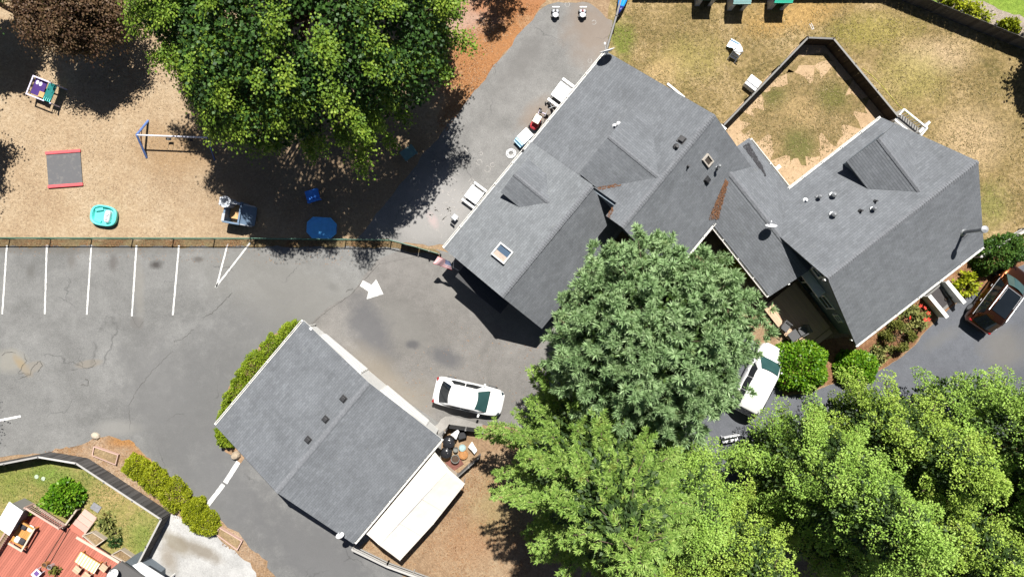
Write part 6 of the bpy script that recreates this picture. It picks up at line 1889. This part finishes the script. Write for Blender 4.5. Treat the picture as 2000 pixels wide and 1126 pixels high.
L_RHODO = mat_leaf('pale_shrub_leaf', [(0.09, 0.12, 0.03), (0.19, 0.21, 0.06), (0.33, 0.31, 0.10)], .2, brown=(.22, .08, .04))

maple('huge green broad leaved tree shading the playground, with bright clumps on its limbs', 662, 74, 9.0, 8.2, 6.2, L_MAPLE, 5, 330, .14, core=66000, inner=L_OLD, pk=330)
maple('copper leaved tree in the top left corner beside the play kitchen', 212, 54, 2.95, 4.0, 2.3, L_PLUM, 9, 150, .12, core=20000, name='plum_tree', pk=170)
maple('green broad leaved tree cut off by the left edge, beside the copper tree', 34, 26, 2.0, 5.0, 2.4, L_DARK, 12, 60, .17, core=7000, name='maple_tree')
maple('dark tree standing just off the left edge, shading the wood chips', -74, 232, 3.5, 6.0, 3.4, L_DARK, 13, 110, .15, core=16000, name='maple_tree')
maple('small dark tree off the left edge whose shadow blots the parking lot corner', -50, 764, 1.6, 4.2, 1.2, L_DARK, 14, 46, .12, core=2600, name='maple_tree')
maple('dark leafy tree beyond the lawn at the right edge', 2078, 82, 2.8, 4.2, 2.8, L_DARK, 15, 80, .2, core=6000, name='maple_tree')
conifer('dark conifer at the top edge casting spiky limb shadows on the orange chips', 990, -82, 9.0, lambda f: 3.3 * (1 - f) + .2, L_DARK, 21, nb=26, K=14, blade=(.26, .06), z0=2.5, droop=.2, spread=.04, step=.30)

dome_conifer('round blue green conifer in front of the long grey house', 1213, 637, 5.35, 10.0, 6.0, L_FIR, 31, 245)
conifer('tall yellow green feathery conifer at the bottom centre, its bare tip showing', 1132, 846, 21.0, lambda f: 7.4 * (1 - f) ** .62 * min(1, .62 + f * 1.4) + .15, L_CEDAR, 41, nb=130, K=32, blade=(.185, .044), z0=2.0, droop=.20, step=.30, spread=.20, lift=.20, tipup=.15, zexp=.85, rj=(.74, 1.06), core=L_CONIFER_SHADE, corn=9000)
LIME = dict(K=106, blade=(.102, .069), z0=1.2, droop=.16, step=.46, spread=.0, lift=.30, puff=.42, zexp=.80, rj=(.66, 1.18), mono=True, core=L_CONIFER_SHADE)
def lime(label, px, py, h, R, mat, seed, nb):
    return conifer(label, px, py, h, lambda f: R * (1 - f) ** .66 * min(1, .6 + f * 1.5) + .2, mat, seed, nb=nb, **LIME)
lime('lower lime conifer between the feathery tree and the wide right hand group', 1262, 905, 13.5, 5.6, L_LIME, 43, 66)
lime('lime green clumpy conifer beside the white bench on the driveway', 1512, 884, 17.0, 5.9, L_LIME, 44, 88)
lime('lime green clumpy conifer reaching over the driveway below the round shrubs', 1648, 826, 14.0, 5.0, L_LIME2, 45, 66)
lime('lime green clumpy conifer at the right edge below the copper car', 1812, 812, 15.5, 5.8, L_LIME, 46, 80)
lime('lime green clumpy conifer in the bottom right corner', 1700, 965, 14.0, 5.6, L_LIME2, 47, 70)
lime('yellow green clumpy conifer at the bottom edge right of the feathery tree', 1378, 1000, 12.5, 5.4, L_LIME2, 48, 66)
lime('short lime conifer filling the gap at the middle of the right hand group', 1560, 975, 11.0, 5.0, L_LIME, 49, 54)
lime('lime conifer at the bottom edge below the feathery tree', 1215, 985, 11.0, 4.4, L_LIME2, 51, 46)
lime('lime conifer half out of the picture at the lower right edge', 1840, 930, 13.0, 4.8, L_LIME, 50, 52)

# --- shrubs
def shrub(label, px, py, rx, ry, h, mat, seed, n=3500, leaf=.13, rz=0.0, box=2.2, name='round_shrub', flowers=None, group=None, lump=.08, cat='shrub', loose=0.0):
    rg = np.random.default_rng(seed); p = W(px, py, h * .6); t = thing(name, label, cat, (p.x, p.y, 0), rz, group)
    d = rnd_dir(n, rg); d[:, 2] = np.abs(d[:, 2]) - .12
    e = np.sign(d) * np.abs(d) ** (2 / box)
    e = e / np.maximum((np.abs(e) ** box).sum(1, keepdims=True) ** (1 / box), 1e-6)
    az = np.arctan2(d[:, 1], d[:, 0])
    lob = 1 + lump * np.sin(4 * az + seed) + lump * .8 * np.sin(7 * az + d[:, 2] * 6 + seed * 2) + lump * .8 * np.sin(e[:, 0] * 9 + seed) * np.sin(e[:, 1] * 9)
    rr = rg.uniform(.80 - loose, 1.03, n) * lob
    c = e * np.array([rx, ry, h]) * rr[:, None]; c[:, 2] = np.maximum(c[:, 2], .03)
    if loose:
        ph = rg.uniform(0, 6, 2); k = (np.sin(c[:, 0] * 6 / max(rx, .4) + ph[0]) + np.sin(c[:, 1] * 6 / max(ry, .4) + ph[1])) > -.55
        c = c[k]; d = d[k]
    L = rg.uniform(.7, 1.3, len(c)) * leaf
    leaf_obj('foliage', c, d + rg.normal(size=c.shape) * .7 + np.array([0, 0, .25]), d * .6 + np.array([0, 0, .6]) + rg.normal(size=c.shape) * .45, L, L * .62, mat, t)
    m = MB()
    for k in range(7):
        a = k * 2 * PI / 7; m.tube((0, 0, 0), (rx * .7 * math.cos(a), ry * .7 * math.sin(a), h * .7), .025, .01, 5, caps=False)
    m.tube((0, 0, 0), (0, 0, h * .85), .04, .015, 5, caps=False); m.build('stem', BARK, t, fix=False)
    if flowers:
        k = 60; q = rnd_dir(k, rg); q[:, 2] = np.abs(q[:, 2]) * .8 + .3; q = norm(q); sel = rg.normal(size=3)
        q = q[::3][:6]; f0 = None
        for v in q * np.array([rx, ry, h]) * 1.05:
            if f0 is None:
                m = MB()
                for j in range(5):
                    a = j * 2 * PI / 5; m.add([(0, 0, 0), (.10 * math.cos(a - .5), .10 * math.sin(a - .5), .03), (.16 * math.cos(a), .16 * math.sin(a), .02), (.10 * math.cos(a + .5), .10 * math.sin(a + .5), .03)], [(0, 1, 2, 3)])
                f0 = m.build('flower', flowers, t, tuple(v))
            else: mesh_copy(f0, tuple(v), (rg.normal() * .3, rg.normal() * .3, rg.uniform(0, 6)), t, (1, 1, 1))
    return t
FLOW = simple('red_petals', (.55, .05, .03), .6, .2, 9)
shrub('big round glossy green shrub between the white car and the corner of the driveway house', 1570, 716, 1.72, 1.62, 2.0, L_SHRUB, 61, 8200, .17, lump=.05)
shrub('smaller round bright green shrub right of the big round one', 1680, 719, 1.25, 1.05, 1.6, L_SHRUB, 62, 4800, .17, lump=.05)
shrub('clipped olive box shaped shrub in the mulch bed by the driveway', 1756, 656, .85, .72, 1.0, L_OLIVE, 63, 4200, .10, rz=ang(40, 32), box=6, lump=.02, name='clipped_shrub')
shrub('loose pale green shrub with red flowers left of the entrance ramp', 1790, 622, 1.0, .80, .85, L_RHODO, 64, 1500, .19, flowers=FLOW, loose=.4, name='flowering_shrub', rz=.6)
shrub('loose yellow green shrub in the mulch bed right of the entrance ramp', 1893, 553, .85, .75, .8, L_YEL, 65, 1100, .19, loose=.4, name='flowering_shrub', rz=.6)
shrub('loose pale shrub between the olive clipped shrub and the round green one', 1722, 690, .85, .60, .7, L_RHODO, 66, 1000, .18, loose=.4, name='flowering_shrub', rz=.6)
shrub('tiny green tuft in the bare mulch beside the ramp', 1865, 575, .3, .25, .3, L_OLIVE, 67, 240, .12, loose=.3, name='small_shrub')
shrub('thick dark green shrub under the rail fence at the right edge', 1962, 494, 1.6, 1.05, 1.8, mat_leaf('hedge_leaf', [(0.022, 0.065, 0.010), (0.05, 0.12, 0.016), (0.11, 0.19, 0.03)], .22), 68, 7000, .15, rz=.4, lump=.10)
shrub('leafy yellow green bush squeezed behind the blue green conifer by the breezeway', 1446, 512, 1.1, .70, 1.7, L_YEL, 69, 3200, .16, rz=ang(.62, .78), lump=.10, name='golden_shrub')
shrub('round bright green shrub in the back yard beside the red deck', 117, 974, 1.05, .95, 1.5, L_SHRUB, 70, 3000, .20, lump=.08)
shrub('fringe of pale spiky leaves beside the pink steps', 205, 1019, .42, .50, .7, L_RHODO, 71, 420, .26, loose=.4, name='lily_plant', cat='plant')
shrub('pale flowering clump below the spiky leaved plant', 220, 1042, .45, .40, .5, L_RHODO, 72, 520, .16, loose=.3, name='pale_plant', cat='plant')
shrub('dark green tuft at the fence side of the upper planter', 221, 1058, .42, .33, .5, L_DARK, 73, 600, .14, loose=.2, name='small_shrub')
shrub('small potted leafy plant at the upper corner of the red deck', 66, 997, .30, .24, .9, L_SHRUB, 74, 420, .15, loose=.2, name='potted_plant', cat='plant')
shrub('olive tuft in a pot at the bottom edge of the red deck', 107, 1114, .36, .30, .9, L_OLIVE, 75, 460, .15, loose=.2, name='potted_plant', cat='plant')
for k, (x, y, rx, ry, lb) in enumerate(((262, 915, .85, .70, 'uppermost'), (295, 938, 1.0, .80, 'second from the top'), (335, 968, 1.15, .90, 'third from the top'), (375, 1000, .75, .85, 'fourth from the top'), (394, 1022, 1.0, .75, 'lowest'))):
    shrub('yellow green hedge shrub on the road verge, %s of five' % lb, x, y, rx, ry, 1.05, L_YEL, 80 + k, 7000, .085, rz=ang(40, 28), lump=.09, name='hedge_shrub', group='yellow green hedge shrubs on the verge')
for k, (x, y, rx, ry, rz, lb) in enumerate(((560, 651, .95, .52, ang(30, -36), 'topmost'), (528, 683, 1.1, .72, ang(30, -36), 'second from the top'), (492, 720, 1.1, .82, ang(30, -36), 'third from the top'), (462, 766, 1.1, .70, ang(20, -40), 'fourth from the top'), (440, 808, .95, .45, ang(10, -40), 'fifth from the top'), (436, 856, .7, .40, ang(30, 40), 'lowest'))):
    shrub('hedge shrub under the garage eave, %s of the row' % lb, x, y, rx, ry, 1.0, L_HEDGE, 90 + k, 5200, .09, rz=rz, lump=.12, name='hedge_shrub', group='hedge shrubs along the garage wall')
for k, (x, y, rx, ry, lb) in enumerate(((1868, 0, .9, .5, 'leftmost of three'), (1908, 22, 1.1, .6, 'middle of three'), (1978, 48, .6, .35, 'rightmost of three'))):
    shrub('yellow green leafy plant behind the long black fence, %s' % lb, x, y, rx, ry, .8, L_YEL, 100 + k, 900, .20, rz=ang(40, 20), loose=.35, name='golden_shrub', group='plants behind the black fence')

# --- short grass: leaning blades over the lawns, thicker and thinner in drifts
def inpoly(x, y, P):
    r = np.zeros(len(x), bool); n = len(P)
    for i in range(n):
        x0, y0 = P[i]; x1, y1 = P[(i + 1) % n]
        c = ((y0 > y) != (y1 > y)) & (x < (x1 - x0) * (y - y0) / (y1 - y0 + 1e-12) + x0); r ^= c
    return r
def scatter(name, px_poly, n, L, Wd, mat, z, flat=.5, seed=1, avoid=()):
    rg = np.random.default_rng(seed); P = np.array(px_poly, float)
    x = rg.uniform(P[:, 0].min(), P[:, 0].max(), n * 2); y = rg.uniform(P[:, 1].min(), P[:, 1].max(), n * 2)
    k = inpoly(x, y, P)
    k &= (np.sin(x * .05 + seed) + np.sin(y * .06 + 2 * seed) + np.sin((x + y) * .11) + rg.normal(size=len(x)) * 1.0) > -.4
    for A in avoid: k &= ~inpoly(x, y, np.array(A, float))
    x = x[k][:n]; y = y[k][:n]; N = len(x)
    c = np.stack([(x - 1000) / PXM, (563 - y) / PXM, np.full(N, z)], 1)
    a = rg.uniform(0, 2 * PI, N); d = np.stack([np.cos(a), np.sin(a), rg.uniform(0, flat * 2, N)], 1)
    ln = rg.uniform(.5, 1.4, N) * L
    o = leaf_obj(name, c, d, np.array([0, 0, 1.0]) + rg.normal(size=(N, 3)) * .5, ln, ln * Wd, mat, None)
    o['kind'] = 'stuff'; return o
GB = mat_leaf('dry_grass_blade', [(0.12, 0.11, 0.032), (0.26, 0.20, 0.085), (0.40, 0.31, 0.17)], .2)
GG = mat_leaf('green_grass_blade', [(0.09, 0.14, 0.02), (0.16, 0.20, 0.04), (0.28, 0.26, 0.09)], .2)
lawn_poly = [(1198, 0), (1720, 0), (2000, 90), (2000, 430), (1900, 500), (1760, 330), (1480, 360), (1400, 250), (1190, 110)]
scatter('grass', lawn_poly, 30000, .13, .22, GB, .008, .45, 2, avoid=([(1403, 252), (1563, 86), (1612, 88), (1735, 236), (1560, 400)],))
scatter('grass', [(1448, 238), (1515, 168), (1600, 140), (1668, 180), (1690, 205), (1640, 268), (1585, 310), (1540, 318), (1455, 262)], 6000, .11, .25, GB, .016, .4, 3)
scatter('grass', [(1412, 252), (1560, 96), (1612, 100), (1722, 235), (1690, 290), (1560, 380), (1480, 320)], 3500, .12, .25, GB, .016, .4, 33)
scatter('grass', [(0, 915), (100, 890), (172, 900), (328, 1003), (270, 1090), (140, 1030), (60, 985), (0, 1000)], 9000, .12, .25, GG, .010, .45, 4)
CHIP1 = mat_leaf('wood_chip', [(0.19, 0.13, 0.08), (0.30, 0.22, 0.14), (0.40, 0.32, 0.225)], 0.0, .9)
CHIP2 = mat_leaf('orange_bark_chip', [(0.17, 0.065, 0.025), (0.30, 0.135, 0.05), (0.42, 0.24, 0.12)], 0.0, .9)
scatter('loose_chips', [(0, 0), (1040, 0), (990, 90), (895, 220), (700, 462), (0, 462)], 26000, .075, .5, CHIP1, .010, .2, 5)
scatter('loose_chips', [(900, 60), (1000, 0), (1055, 12), (996, 88), (900, 215), (855, 280), (850, 200)], 7000, .085, .5, CHIP2, .012, .2, 6)
LIT = mat_leaf('leaf_litter', [(0.12, 0.06, 0.03), (0.25, 0.13, 0.06), (0.34, 0.22, 0.12)], 0.0, .9)
scatter('leaf_litter', [(700, 1062), (900, 940), (1000, 830), (1060, 1126), (860, 1126)], 9000, .10, .45, LIT, .004, .25, 7)
scatter('leaf_litter', [(1920, 488), (1990, 512), (1866, 592), (1815, 638), (1735, 712), (1640, 740), (1535, 768), (1560, 680), (1680, 665)], 5000, .09, .45, LIT, .015, .25, 8)
scatter('leaf_litter', [(60, 890), (180, 858), (255, 862), (300, 908), (430, 1014), (500, 1080), (470, 1085), (330, 1001), (172, 893)], 5000, .10, .4, LIT, .021, .25, 9)
scatter('leaf_litter', [(880, 620), (1060, 680), (1060, 840), (940, 824), (870, 828), (760, 740)], 350, .08, .5, LIT, .022, .2, 12)
scatter('leaf_litter', [(0, 482), (700, 484), (700, 520), (0, 500)], 500, .07, .5, LIT, .014, .2, 13)
scatter('leaf_litter', [(0, 468), (500, 469), (765, 472), (765, 482), (0, 480)], 5000, .08, .4, LIT, .026, .3, 10)
